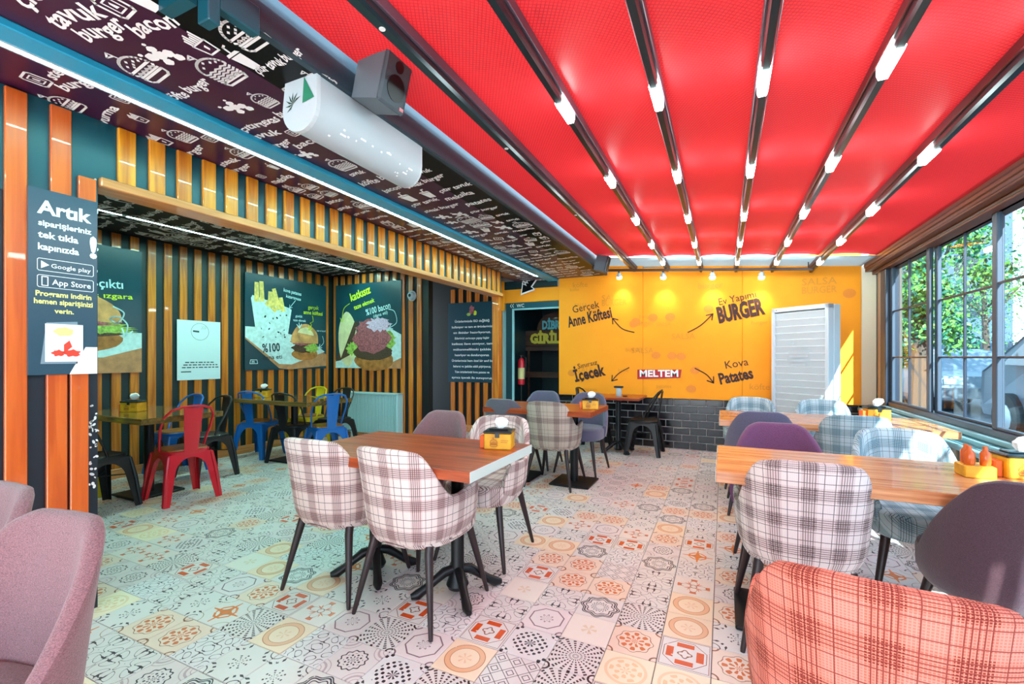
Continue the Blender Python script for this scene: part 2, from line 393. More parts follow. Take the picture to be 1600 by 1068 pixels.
# canopy fabric lets daylight through
M_can = bpy.data.materials.new('red canopy fabric'); M_can.use_nodes = True; nt = M_can.node_tree; nt.nodes.clear(); E.nt = nt
out = nt.nodes.new('ShaderNodeOutputMaterial'); di = nt.nodes.new('ShaderNodeBsdfDiffuse'); tr = nt.nodes.new('ShaderNodeBsdfTranslucent'); gl = nt.nodes.new('ShaderNodeBsdfGlossy')
ms = nt.nodes.new('ShaderNodeMixShader'); ms.inputs[0].default_value = .10; m3 = nt.nodes.new('ShaderNodeMixShader'); m3.inputs[0].default_value = .05; gl.inputs['Roughness'].default_value = .35
t = nt.nodes.new('ShaderNodeTexCoord'); s = nt.nodes.new('ShaderNodeSeparateXYZ'); nt.links.new(t.outputs['Object'], s.inputs[0]); X, Y = E(s.outputs[0]), E(s.outputs[1])
g = emax(efrac((X+Y*.6)*58) < .25, efrac((Y-X*.6)*58) < .25)
col = mixcol(nt, g*.55, lin('#c8292c'), lin('#80101a'))
nt.links.new(col, di.inputs[0]); nt.links.new(col, tr.inputs[0]); nt.links.new(di.outputs[0], ms.inputs[1]); nt.links.new(tr.outputs[0], ms.inputs[2])
nt.links.new(ms.outputs[0], m3.inputs[1]); nt.links.new(gl.outputs[0], m3.inputs[2]); nt.links.new(m3.outputs[0], out.inputs[0])
M_canw = M_can.copy(); M_canw.name = 'pale end panel'
for n in M_canw.node_tree.nodes:
    if n.type == 'MIX': n.inputs[6].default_value = lin('#8fa3aa'); n.inputs[7].default_value = lin('#8497a0')
# clear glass with a cool tint
M_glass = bpy.data.materials.new('window glass'); M_glass.use_nodes = True; nt = M_glass.node_tree; nt.nodes.clear()
out = nt.nodes.new('ShaderNodeOutputMaterial'); a = nt.nodes.new('ShaderNodeBsdfTransparent'); a.inputs[0].default_value = (.50, .66, .74, 1); g2 = nt.nodes.new('ShaderNodeBsdfGlossy'); g2.inputs['Roughness'].default_value = .02
fr = nt.nodes.new('ShaderNodeLayerWeight'); fr.inputs[0].default_value = .5; E.nt = nt; fz = E.op('POWER', E(fr.outputs[1]), 4.0)*.25+.03; ms = nt.nodes.new('ShaderNodeMixShader')
nt.links.new(fz.v, ms.inputs[0]); nt.links.new(a.outputs[0], ms.inputs[1]); nt.links.new(g2.outputs[0], ms.inputs[2]); nt.links.new(ms.outputs[0], out.inputs[0])

# ---------------------------------------------------------------- floor
YB = 6.55; XR = 1.62; XI = -5.69; CZ = 2.44; XO = -2.84
zf = lambda x: 2.45-.085*x
def proj(p):
    s_, c_ = math.sin(TH), math.cos(TH); D = -p[0]*s_+p[1]*c_
    if D < .05: return None
    return (800+FPX*(p[0]*c_+p[1]*s_)/D, HOR-FPX*(p[2]-CAMH)/D, D)
fl = struct(MB().box(-6.2, 1.9, -3.2, 8.3, -.15, -.006).build('floor', mat('floor grout', '#6d5f5e', .9)))
TS = .2065; tiles = []
for i in range(-29, 8):
    for j in range(-25, 22):
        x0 = -.044+i*TS; y0 = 2.133+j*TS
        if x0 > 1.55 or y0 > 6.6 or x0 < -5.9 or y0 < -3.1: continue
        q = [proj((x0+a, y0+b, 0)) for a, b in ((0, 0), (TS, 0), (TS, TS), (0, TS))]; ar = 0
        if all(q) and any(-20 < p[0] < 1620 and p[1] < 1088 for p in q):
            ar = abs(sum(q[k][0]*q[(k+1) % 4][1]-q[(k+1) % 4][0]*q[k][1] for k in range(4)))/2
        tiles.append((ar, x0, y0))
tiles.sort(reverse=True)
def tile_mb(mb, x0, y0, m, rot=0):
    b = .0025; e = .0016; t = TS-e; vs = [(e, e, -.007), (t, e, -.007), (t, t, -.007), (e, t, -.007), (e, e, -b*.5), (t, e, -b*.5), (t, t, -b*.5), (e, t, -b*.5),
        (e+b, e+b, 0), (t-b, e+b, 0), (t-b, t-b, 0), (e+b, t-b, 0)]
    fs = [(0, 1, 5, 4), (1, 2, 6, 5), (2, 3, 7, 6), (3, 0, 4, 7), (4, 5, 9, 8), (5, 6, 10, 9), (6, 7, 11, 10), (7, 4, 8, 11), (8, 9, 10, 11)]
    uv = [[(vs[k][0]/TS, vs[k][1]/TS) for k in f] for f in fs]
    mb.add([(x0+v[0], y0+v[1], v[2]) for v in vs], fs, m, uv)
tm = []
for k in range(16):
    b_ = MB(); tile_mb(b_, 0, 0, 0); me = bpy.data.meshes.new('tile'); me.from_pydata(b_.v, [], b_.f); me.materials.append(TILEM[k])
    l = me.uv_layers.new(name='UVMap'); l.data.foreach_set('uv', [c for f in b_.uv for p in f for c in p]); tm.append(me)
rest = MB(); last = -1
WT = [0, 0, 1, 1, 2, 3, 3, 4, 4, 9, 6, 11, 5, 5, 6, 6, 6, 7, 8, 9, 9, 10, 11, 11, 12, 13, 13, 14, 15, 6]
for k, (ar, x0, y0) in enumerate(tiles):
    p = random.choice(WT)
    if k < 298: o = link('tile', tm[p], fl); o.location = (x0, y0, random.uniform(-.0004, .0004))
    else: tile_mb(rest, x0, y0, p)
rest.build('tile_field', TILEM, fl, kind='stuff')

# ---------------------------------------------------------------- slat walls
def slat_wall(wall, spec, m, name='slat'):
    """spec: (x0,x1,y0,y1,z0,z1) boxes"""
    for k, s_ in enumerate(spec):
        o = MB().bbox(*s_, b=.003).build(name, m, wall)
# left outer wall: pillar and header over the opening
w = struct(MB().box(XO-.16, XO, -3.2, 1.167, 0, CZ).build('wall_left', mat('pillar dark panel', '#1d2834', .4)))
MB().box(XO-.02, XO+.004, .4, 1.166, 1.98, CZ-.001).build('teal_panel', M_teal, w)
spec = []
for y0, wd_, z0, z1 in ((.838, .07, 0, 2.43), (.985, .074, 1.9, 2.425), (1.085, .068, 1.9, 2.13), (.972, .072, 0, 1.9), (1.055, .068, 0, 1.9), (.68, .075, 0, 2.43), (.53, .075, 0, 2.43), (.38, .075, 0, 2.43)):
    spec.append((XO+.004, XO+.024, y0, y0+wd_, z0+.002, z1))
slat_wall(w, spec, M_slat_pillar)
pr = Print((XO+.003, 0, 0), (0, 1, 0), (0, 0, 1), .003)
for k in range(46):
    z = random.uniform(.45, 2.3) if k < 26 else random.uniform(.55, .95); yy = random.uniform(1.128, 1.163)
    pr.ell(yy, z, random.uniform(.003, .007), random.uniform(.004, .012), n=8, rot=random.uniform(-1, 1))
pr.build('white_splash', M_white, w)
wh = struct(MB().box(XO-.12, XO, 1.167, 5.7, 2.12, CZ).build('trim_1', M_teal))
spec = [(XO, XO+.02, 1.245+k*.139, 1.322+k*.139, 2.15, CZ-.003) for k in range(32)]
slat_wall(wh, spec, wood('header slat', '#c2680c', '#ee9c1c', 2, .35))
MB().bbox(XO-.13, XO+.035, 1.168, 5.7, 2.105, 2.15).build('wooden_ledge', M_ledge, wh)
po = struct(MB().bbox(XO-.1, XO+.0, 5.62, 5.72, 0, 2.105).build('trim_2', M_slat))
# recess: inner wall, rear wall, near end
wi = struct(MB().box(XI-.1, XI, .3, 5.43, 0, 2.56).build('wall_inner', M_dark))
slat_wall(wi, [(XI, XI+.022, .364+k*.16, .364+.08+k*.16, .1, 2.53) for k in range(31)], M_slat)
MB().bbox(XI, XI+.03, .3, 5.33, 0, .1).build('baseboard', M_ledge, wi)
wr = struct(MB().box(XI, -3.81, 5.33, 5.43, 0, 2.56).build('wall_rear', mat('near black panel', '#0c1116', .5)))
spec = [(XI+.06+k*.148, XI+.135+k*.148, 5.308, 5.33, .1, 2.53) for k in range(12)]
slat_wall(wr, spec, M_slat)
MB().bbox(XI, -3.81, 5.3, 5.33, 0, .1).build('baseboard', M_ledge, wr)
struct(MB().box(XI, XO-.16, .3, .4, 0, 2.56).build('wall_near', M_dark))
# back plane: menu wall, corridor, toilet recess, yellow wall
wb = struct(MB().box(XI, -4.24, YB, YB+.1, 0, 2.56).box(-4.24, -3.3, YB-.02, YB+.1, 0, 2.56).build('wall_back', mat('black back panel', '#07090c', .6)))
slat_wall(wb, [(-4.2+k*.157, -4.12+k*.157, YB-.042, YB-.02, .12, 2.4) for k in range(6)], M_slat)
MB().bbox(-4.24, -3.3, YB-.05, YB-.02, 0, .12).build('baseboard', M_ledge, wb)
MB().bbox(-3.33, -3.25, YB-.06, YB+.1, 0, 2.56).build('corner_post', M_slat, wb)
wy = MB(); wy.box(-3.3, -2.26, YB, YB+.1, 2.13, 2.6); wy.box(-2.26, XR+.06, YB, YB+.1, 0, 2.75); wy.box(-3.25, -3.17, YB-.001, YB+.1, 2.13, 2.44)
wy = struct(wy.build('wall_yellow', [M_yellow]))
wy.data.materials[0] = M_grout
for k, (a, b_) in enumerate(((-2.26, -1.02), (-1.02, .22), (.22, 1.46))):
    MB().bbox(a+.001, b_-.001, YB-.05, YB, .69, 2.62 if b_ < 0 else 2.5).build('yellow_panel', M_yellow, wy)
MB().bbox(1.46, XR+.06, YB-.045, YB, .69, 2.35).build('end_panel', mat('pale end strip', '#e8dcc0', .5), wy)
MB().bbox(-3.25, -2.262, YB-.03, YB, 2.12, 2.33).build('yellow_fascia', M_yellow, wy)
MB().bbox(-3.25, -3.19, YB-.04, YB, 2.0, 2.47).build('yellow_jamb', M_yellow, wy)
MB().bbox(-3.19, -2.3, YB-.03, YB, 2.33, 2.46).build('teal_fascia', M_dark, wy)
random.seed(3)
bm_ = []
for q in range(3):
    m_ = MB(); m_.bbox(0, .196, 0, .014, 0, .086, .004); 
    me = bpy.data.meshes.new('brick'); me.from_pydata([tuple(v) for v in m_.v], [], m_.f); me.materials.append(M_brick[q]); bm_.append(me)
mh = MB(); mh.bbox(0, .093, 0, .014, 0, .086, .004); meh = bpy.data.meshes.new('half_brick'); meh.from_pydata([tuple(v) for v in mh.v], [], mh.f); meh.materials.append(M_brick[0])
for r_ in range(7):
    z = .008+r_*.098; x = -2.26+(.103 if r_ % 2 else 0)
    if r_ % 2: o = link('half_brick', meh, wy); o.location = (-2.258, YB-.012, z)
    while x < 1.5:
        o = link('brick', random.choice(bm_), wy); o.location = (x, YB-.012+random.uniform(-.0012, .0012), z); x += .206
# toilet recess behind
tr_ = MB(); tr_.box(-3.25, -3.15, YB+.1, 8.2, 0, 2.3); tr_.box(-2.3, -2.2, YB+.1, 8.2, 0, 2.3); tr_.box(-3.25, -2.2, 8.1, 8.2, 0, 2.3); tr_.box(-3.25, -2.2, YB+.1, 8.2, 2.3, 2.4)
struct(tr_.build('wall_recess', mat('deep teal recess', '#062a33', .4)))
d = MB(); d.box(-3.3, -3.16, YB+.035, YB+.12, 0, 2.13); d.bbox(-3.06, -3.03, YB-.02, YB+.02, 0, 2.0); d.bbox(-3.06, -2.262, YB-.02, YB+.02, 2.0, 2.025)
d = struct(d.build('door_1', mat('pale door trim', '#8fc6d0', .4)))
MB().bbox(-3.17, -3.06, YB-.01, YB+.03, 0, 2.12).build('door_side', mat('door side', '#0b3a46', .4), d)
MB().bbox(-3.06, -2.262, YB-.01, YB+.03, 2.025, 2.12).build('sign_strip', M_teal, d)
p_ = Print((0, YB-.013, 0), (1, 0, 0), (0, 0, 1)); p_.text('WC', -2.98, 2.045, .055, bold=.01); 
for k in (0, .045): p_.line([(-3.07+k*.8, 2.1), (-3.09+k*.8, 2.072), (-3.07+k*.8, 2.045)], .009)
p_.build('door_lettering', M_white, d)
# ---------------------------------------------------------------- ceilings
ce = MB(); ce.box(XI-.1, XO-.12, .3, YB+.1, 2.54, 2.75, m=0); ce.box(XO-.12, -2.43, -3.2, YB+.1, CZ, 2.75, m=1); ce.box(-2.43, -2.28, -3.2, YB+.1, CZ, 2.75, m=2)
ce.box(-2.28, -1.78, -3.2, YB+.1, CZ, 2.75, m=1); ce.box(-1.78, -1.54, -3.2, YB+.1, CZ, 2.75, m=3)
ce = struct(ce.build('ceiling', [M_inner, M_aub, M_teal, M_black]))
MB().bbox(-2.43, -2.28, -3.2, 6.5, CZ-.03, CZ).build('teal_channel', M_tealb, ce)
for (x_, y0, y1, z_) in ((-2.415, -1, 6.0, CZ-.034), (-4.94, .6, 5.15, 2.515)):
    t_ = thing('led_strip', 'long white light strip set in the teal channel of the front ceiling' if x_ > -3 else 'white light strip over the back seating recess, behind the slatted header', 'light', (x_, 0, CZ-.03 if x_ > -3 else 2.54))
    MB().bbox(-.014, .014, y0, y1, -.0025, .004).build('diffuser', M_led if x_ > -3 else mat('inner led strip', '#b4fff0', emit=150), t_); MB().bbox(-.024, -.014, y0, y1, -.004, .004, .001).build('edge_profile', M_whitep, t_); MB().bbox(.014, .024, y0, y1, -.004, .004, .001).build('edge_profile', M_whitep, t_)
al = []
WORDS = ['tavuk', 'burger', 'bacon', 'çıtır', 'kavurma', 'texas burger', 'köfte burger', 'çıtır tavuk', 'cheese burger', 'patates', 'klasik burger', 'çıtır burger', 'steak burger', 'meksika']
def film(origin, x0, x1, y0, y1, step, name, dens=1.0, seed=1):
    R = random.Random(seed); p = Print(origin, (1, 0, 0), (0, -1, 0), .002); kinds = ['burger', 'bigburger', 'sachet', 'cup', 'fries', 'nuggets', 'burger']; row = 0; y = y0
    while y < y1:
        x = x0+R.uniform(.0, .06)
        while x < x1-.05:
            if R.random() < .5:
                S = R.choice([.11, .14, .16])*dens; k = R.choice(kinds)
                if k in ('burger', 'bigburger'): S *= 1.1
                if x+S < x1: icon(p, k, x+S/2, -y, S, R.uniform(-.25, .35), .085)
                x += S+.03
            else:
                for _ in range(6):
                    wd_ = R.choice(WORDS); h = R.choice([.05, .06, .07])*dens; W = txt(wd_, .025)[2]*h/.72
                    if x+W*.85 < x1: break
                if x+W*.85 < x1: p.text(wd_, x, -y-.02, h, w=W*.85, rot=R.uniform(.1, .22), shear=.25, bold=.025, wob=.1)
                else: W = .0
                x += W*.85+.035
        y += step; row += 1
    return p.build(name, M_print, ce)
film((0, 0, CZ), -2.27, -1.55, 2.22, 6.5, .165, 'printed_film', 1, 2)
film((0, 0, CZ), -2.82, -2.44, 2.1, 6.5, .15, 'printed_film', .85, 5)
film((0, 0, 2.54), -5.6, -3.0, 1.3, 5.3, .17, 'printed_film', 1.2, 9)
def cpt(px, py):
    D = (CZ-CAMH)*FPX/(HOR-py); u = (px-800)/FPX; return (D*(u*math.cos(TH)-math.sin(TH)), -D*(u*math.sin(TH)+math.cos(TH)))
p = Print((0, 0, CZ), (1, 0, 0), (0, -1, 0), .002)
for s_, x0, y0, x1, y1, h in (('çıtır', 40, 12, 95, -8, .07), ('tavuk', 92, 44, 166, 22, .075), ('burger', 140, 66, 204, 44, .07), ('bacon', 218, 58, 280, 36, .07), ('köfte burger', 272, 160, 332, 130, .055), ('texas burger', 414, 198, 474, 168, .055),
        ('çıtır', 380, 206, 412, 196, .05), ('tavuk', 396, 220, 440, 207, .055), ('burger', 424, 234, 458, 222, .055), ('bacon', 466, 232, 512, 216, .055), ('çıtır tavuk burger', 406, 116, 477, 84, .05), ('steak', 84, 124, 121, 110, .05), ('burger', 105, 143, 157, 124, .055),
        ('kavurma', 158, 202, 184, 168, .045), ('burger', 288, 248, 322, 230, .05), ('steak', 349, 260, 375, 249, .05), ('burger', 358, 272, 395, 259, .05)):
    a, b_ = cpt(x0, y0), cpt(x1, y1); p.text(s_, a[0], a[1], h, w=math.hypot(b_[0]-a[0], b_[1]-a[1]), rot=math.atan2(b_[1]-a[1], b_[0]-a[0]), shear=.2, bold=.025, wob=.12)
for k_, x0, y0, S in (('sachet', 178, 8, .11), ('cup', 214, -4, .12), ('burger', 222, 107, .155), ('nuggets', 250, 86, .15), ('bigburger', 342, 110, .155), ('fries', 312, 68, .11), ('cup', 378, 92, .12), ('burger', 380, 54, .15), ('nuggets', 367, 167, .14), ('bigburger', 412, 156, .10),
        ('sachet', 457, 207, .07), ('nuggets', 478, 241, .12), ('bigburger', 533, 257, .14), ('fries', 540, 238, .08), ('burger', 500, 126, .11), ('sachet', 460, 142, .09), ('sachet', 57, 124, .10), ('burger', 104, 162, .125), ('sachet', 189, 153, .08), ('fries', 215, 184, .08),
        ('fries', 248, 218, .11), ('bigburger', 283, 212, .12), ('sachet', 328, 216, .08), ('burger', 378, 239, .12), ('cup', 426, 260, .08), ('sachet', 408, 275, .06), ('fries', 450, 292, .08)):
    a = cpt(x0, y0); icon(p, k_, a[0], a[1], S, .12, .075)
p.build('printed_film', M_print, ce)
# beam between ceiling and canopy
be = struct(MB().bbox(-1.56, -1.52, -3.2, 6.5, CZ-.004, 2.66, .006).build('trim_3', M_beam))
ba = MB(); ba.bbox(-1.56, -1.50, .90, .94, 2.34, 2.5); ba.bbox(-1.54, -1.5, .94, 1.08, 2.40, 2.5); ba.box(-1.70, -1.56, .86, .90, 2.40, 2.438)
tag(ba.build('steel_bracket', M_teal), 'dark teal steel bracket hanging at the top left from the grey beam', 'bracket')
# ---------------------------------------------------------------- canopy
RX = [-1.136, -.689, -.267, .148, .551, .962]; RX[0] = -1.136
edges = [-1.5]+RX+[1.46]
cano = thing('fabric_canopy', 'red retractable fabric canopy roof stretched over black rails', 'canopy')
for k in range(7):
    a, b_ = edges[k], edges[k+1]; mb = MB(); n = 8
    ys = [-3.2, -1, 1, 3, 5, 5.92]
    for yi in ys:
        pass
    V = [(a+(b_-a)*i/n, y, zf(a+(b_-a)*i/n)+.02*math.sin(PI*i/n)) for y in ys for i in range(n+1)]
    V2 = [(v[0], v[1], v[2]+.003) for v in V]; N = len(V)
    F = [(j*(n+1)+i, (j+1)*(n+1)+i, (j+1)*(n+1)+i+1, j*(n+1)+i+1) for j in range(len(ys)-1) for i in range(n)]
    mb.add(V, F); mb.build('fabric_panel', M_can, cano, smooth=True)
    mb = MB(); V = [(a+(b_-a)*i/n, y, zf(a+(b_-a)*i/n)-.01) for y in (5.9, YB+.02) for i in range(n+1)]
    mb.add(V, [(i, n+1+i, n+2+i, i+1) for i in range(n)]); mb.build('pale_end_panel', M_canw, cano)
M_rail = mat('black rail', '#15282f', .3, metal=.2); M_rails = mat('plum grey rail side', '#5a4654', .4, metal=.2)
names = ['widest black canopy rail beside the grey beam, without lit capsules', 'second canopy rail from the grey beam, with white capsule lamps', 'third canopy rail from the grey beam, with white capsule lamps',
         'fourth canopy rail from the grey beam, steepest in view, with white capsule lamps', 'second canopy rail from the windows, with white capsule lamps', 'canopy rail nearest the windows, with white capsule lamps']
for k, x in enumerate(RX):
    z = zf(x); t_ = thing('canopy_rail', names[k], 'rail', (x, 0, z), 0, 'canopy rails')
    wd_ = .036 if k else .05
    MB().bbox(-wd_*.75, wd_*.75, -3.2, YB-.02, -.05, -.004, .003).build('channel', M_rails if k < 4 else mat('dark red brown rail side', '#4a1418', .4), t_)
    mb = MB(); prof = [(-wd_*.5, -.05), (-wd_*.5, -.075), (-wd_*.35, -.09), (wd_*.35, -.09), (wd_*.5, -.075), (wd_*.5, -.05)]
    mb.prism(prof, lambda u, v, d: Vector((u, d, v)), -3.2, YB-.02); mb.build('lamp_tube', M_rail, t_)
    if k:
        for y in (.17, 1.12, 2.07, 3.02, 3.98, 4.93, 5.9):
            q = [(u*1.12, -.05+(v+.05)*1.1) for u, v in prof]; MB().prism(q, lambda u, v, d: Vector((u, d, v)), y-.09, y+.09).build('capsule_lamp', M_cap, t_)
    else:
        for y in (1.3, 2.35, 3.7): MB().lathe([(.012, -.0915), (.012, -.09)], 12, Matrix.Translation((0, y, 0))).build('screw_cap', M_white, t_)
# brown gutter, blind housing and window head on the right
gu = MB(); z0 = zf(1.46)
gu.bbox(1.46, 1.50, -3.2, 6.4, z0-.06, z0+.06); gu.bbox(1.475, 1.56, -3.2, 6.42, z0-.10, z0-.055); gu.bbox(1.50, 1.75, -3.2, 6.4, z0-.06, z0+.1)
gu.bbox(1.54, 1.70, -3.2, 6.42, 2.19, z0-.10)
gu = struct(gu.build('trim_4', M_bronze))
mb = MB()
for q, zz in ((1.459, z0-.03), (1.459, z0+.005), (1.474, z0-.085), (1.539, 2.205)): mb.box(q-.003, q+.01, -3.2, 6.4, zz-.004, zz+.004)
mb.build('ridge_line', M_bronzed, gu)  # dark brown ridge lines along the gutter
# right wall: wainscot, sill, windows
wrg = MB(); wrg.box(1.52, 1.75, -3.2, YB, 0, .70); wrg.box(1.6, 1.75, 6.2, YB, .7, 2.4)
wrg = struct(wrg.build('wall_right', mat('dark wainscot backing', '#4a463e', .7)))
slat_wall(wrg, [(1.498, 1.52, 1.0+k*.135, 1.0+.075+k*.135, .005, .63) for k in range(41)], M_slat_pale)
sb = MB(); sb.bbox(1.42, 1.7, -3.2, 6.5, .625, .665, .006); sb.bbox(1.50, 1.7, -3.2, 6.3, .665, .70); sb.bbox(1.55, 1.7, -3.2, 6.25, .70, .735)
sb = struct(sb.build('trim_5', M_sill)); mb = MB()
for q in (1.45, 1.475, 1.515, 1.535): mb.box(q, q+.006, -3.2, 6.2, .6645 if q < 1.5 else .6995, .669 if q < 1.5 else .704)
mb.build('sill_track', mat('dark sill track', '#245058', .4), sb)
struct(MB().bbox(1.56, 1.62, 6.2, 6.29, .70, 2.25).build('trim_6', mat('brown post', '#9a7a60', .5)))
struct(MB().bbox(1.56, 1.68, 6.03, 6.2, .70, 2.25).build('trim_7', M_frame))
struct(MB().bbox(1.58, 1.68, -3.2, 6.03, 2.205, 2.26).bbox(1.58, 1.68, -3.2, 6.03, .735, .78).build('trim_8', M_frame))
y = 6.03; n = 0
while y > -2.5:
    n += 1; y1 = y; y0 = y-1.0; xo = 1.60 if n % 2 else 1.635
    wn = MB(); fw = .06
    wn.bbox(xo, xo+.03, y0, y0+fw, .78, 2.205); wn.bbox(xo, xo+.03, y1-fw, y1, .78, 2.205); wn.bbox(xo, xo+.03, y0+fw, y1-fw, .78, .80); wn.bbox(xo, xo+.03, y0+fw, y1-fw, 2.19, 2.205)
    wn = struct(wn.build('window_%d' % n, M_frameg)); my = (y0+y1)/2
    mt = MB(); mt.bbox(xo+.006, xo+.024, my-.007, my+.007, .80, 2.19, .002)
    for zz in (1.25, 1.73): mt.bbox(xo+.0055, xo+.0235, y0+fw, y1-fw, zz-.007, zz+.007, .002)
    mt.build('glazing_bar', M_frame, wn)
    for a, b_ in ((y0+fw, my), (my, y1-fw)):
        for c_, d_ in ((.8, 1.25), (1.25, 1.73), (1.73, 2.19)):
            MB().add([(xo+.015, a, c_), (xo+.015, b_, c_), (xo+.015, b_, d_), (xo+.015, a, d_)], [(0, 1, 2, 3)]).build('pane', M_glass, wn)
    y = y0-.0
# ---------------------------------------------------------------- posters and signs
def poster(name, label, cat, o, r, W, H, mback, th=.012, group=None):
    t = thing(name, label, cat, o, 0, group); rv = Vector(r).normalized(); n = rv.cross(Vector((0, 0, 1)))
    V = []
    mb = MB(); mb.prism([(0, 0), (W, 0), (W, H), (0, H)], lambda u, v, d: rv*u+Vector((0, 0, v))+n*d, 0, th); mb.build('board', mback, t)
    p = Print(n*th, rv, (0, 0, 1), .0015); return t, p
def mottled(name, c, var=.3, sc_=40, r=.5): return mat(name, c, r, var=var, vscale=sc_)
M_post = mat('poster teal', '#0c3d4b', .3); M_bun = mottled('printed bun', '#c98f58', .35, 9); M_bunl = mottled('printed pale bun', '#d8cda0', .15, 9)
M_patty = mottled('printed patty', '#4a3426', .6, 60); M_leaf = mottled('printed lettuce', '#8fb04c', .5, 30); M_paper = mottled('printed paper', '#bfd6d8', .15, 20)
M_fry = mottled('printed fries', '#e3c169', .25, 30); M_board = mottled('printed board', '#b98058', .25, 12); M_meat = mottled('printed bacon', '#9a5058', .5, 40)
M_lime = mat('lime print', '#c3d624', .5); M_pale = mat('pale blue print', '#bfe0e6', .5); M_cream = mat('cream print', '#e8e08a', .5); M_onion = mottled('printed onion', '#c9a9c4', .35, 50)
M_bread = mottled('printed crust', '#a5672f', .4, 14); M_darkp = mat('dark print', '#12303a', .5)
PM = [M_pale, M_lime, M_bun, M_bunl, M_patty, M_leaf, M_paper, M_fry, M_board, M_meat, M_onion, M_bread, M_darkp, M_white]
def blob(p, cx, cy, rx, ry, m, n=26, amp=.08, k=5, seed=0, a0=0, a1=2*PI):
    R = random.Random(seed); ph = R.uniform(0, 6)
    full = a1-a0 > 6.2; N = n if full else n+1
    p.poly([(cx+rx*(1+amp*math.sin(k*t+ph))*math.cos(t), cy+ry*(1+amp*math.sin(k*t*1.3+ph))*math.sin(t)) for t in [a0+(a1-a0)*i/n for i in range(N)]], m)
def curl(p, pts, w, m):
    # smooth a control polygon with Catmull-Rom
    P = [pts[0]]+list(pts)+[pts[-1]]; out = []
    for i in range(1, len(P)-2):
        for s_ in range(6):
            t = s_/6; q = []
            for d in (0, 1):
                a, b, c, e = P[i-1][d], P[i][d], P[i+1][d], P[i+2][d]
                q.append(.5*((2*b)+(-a+c)*t+(2*a-5*b+4*c-e)*t*t+(-a+3*b-3*c+e)*t**3))
            out.append(tuple(q))
    out.append(pts[-1]); p.line(out, w, m)
    (x0, y0), (x1, y1) = out[-3], out[-1]; a = math.atan2(y1-y0, x1-x0)
    p.line([(x1-w*6*math.cos(a-.6), y1-w*6*math.sin(a-.6)), (x1, y1), (x1-w*6*math.cos(a+.6), y1-w*6*math.sin(a+.6))], w, m)
WP = 1.33; HP = 1.29
# 1: left burger poster
t, p = poster('burger_poster', 'burger poster reading yeni çıktı, partly hidden behind the left pillar', 'poster', (XI+.023, 1.37, 1.09), (0, 1, 0), WP, HP, M_post)
p.poly([(0, 0), (WP, 0), (WP, .28), (.9, .24), (0, .20)], 8); p.lay += 1
p.poly([(0, .12), (1.0, .16), (WP, .26), (WP, .42), (.3, .42), (0, .4)], 6); p.lay += 1
blob(p, .62, .33, .55, .13, 11, seed=2, amp=.03); p.lay += 1; blob(p, .62, .42, .55, .07, 4, amp=.1, k=9); p.lay += 1
blob(p, .66, .44, .58, .05, 5, amp=.25, k=13, seed=5); p.lay += 1; blob(p, .95, .47, .26, .06, 5, amp=.3, k=11, seed=4); p.lay += 1
blob(p, .6, .5, .5, .035, 9, amp=.2, k=11); p.lay += 1
blob(p, .6, .52, .56, .32, 2, amp=.015, a0=0, a1=PI); p.lay += 1
p.text('denesten', .42, .98, .075, bold=.01, rot=.03); p.text('yeni çıktı', .72, .85, .09, bold=.012, rot=.05); p.text('tavuk göğüs ızgara', .42, .73, .055, w=.83, bold=.012, rot=.05, m=1)
curl(p, [(1.08, .68), (1.17, .62), (1.12, .52), (1.05, .55), (1.12, .58), (1.2, .5), (1.18, .38)], .014, 0)
p.build('printed_picture', PM, t)
# 2: fries and burger
t, p = poster('burger_poster', 'teal poster with a paper cup of fries and a burger on a board', 'poster', (XI+.023, 3.856, 1.077), (0, 1, 0), WP, HP, M_post)
p.poly([(0, .42), (.5, .02), (.66, .0), (WP, .04), (WP, .22), (1.15, .3), (.4, .62), (0, .56)], 8); p.lay += 1
p.poly([(0, .44), (.5, .08), (.7, .07), (1.3, .26), (1.1, .38), (.7, .5), (.2, .58), (0, .58)], 6); p.lay += 1
p.poly([(.17, .38), (.62, .38), (.7, .86), (.66, .88), (.1, 1.0), (.08, .96)], 6); p.lay += 1
for a, b_, h, r_ in ((.16, .92, .26, .0), (.24, .93, .27, .05), (.36, .9, .18, 0), (.42, .88, .2, .08), (.5, .84, .3, .3), (.56, .82, .2, .2), (.3, .88, .1, -.6), (.45, .82, .12, .9)):
    p.lay += .3; p.poly([(-.035, 0), (.035, 0), (.03, h), (-.03, h)], 7, r_, a, b_)
p.lay += 1; random.seed(5)
for k in range(16): p.ell(random.uniform(.2, .62), random.uniform(.45, .82), random.uniform(.008, .022), random.uniform(.005, .014), 12, 6, rot=random.uniform(0, 3))
p.lay += 1; blob(p, .93, .22, .23, .09, 11, amp=.03); p.lay += 1; blob(p, .92, .31, .22, .07, 4, amp=.1, k=7); p.lay += 1; blob(p, 1.05, .32, .12, .07, 5, amp=.25, k=9); p.lay += 1
blob(p, .88, .4, .19, .05, 9, amp=.15, k=9); p.lay += 1; blob(p, .93, .42, .24, .25, 2, amp=.02, a0=-.15, a1=PI+.15); p.lay += 1; blob(p, .93, .45, .16, .17, 3, amp=.03, a0=.3, a1=2.6)
p.text('kova patates', .56, 1.11, .05, w=.3, rot=-.1, bold=.012); p.text('kızartması', .6, 1.03, .045, w=.25, rot=-.1, bold=.012)
p.text('gerçek', .98, .9, .06, w=.2, bold=.02, m=1, rot=.02); p.text('anne köftesi', .9, .82, .06, w=.35, bold=.02, m=1)
p.text('günlük', .76, .76, .035, w=.12, bold=.012); p.text('taze ekmek', .72, .7, .035, w=.22, bold=.012); p.text('%100', .24, .24, .12, w=.27, rot=.08, bold=.02, m=12); p.text('dana eti', .24, .14, .06, w=.3, rot=.06, bold=.01, m=12)
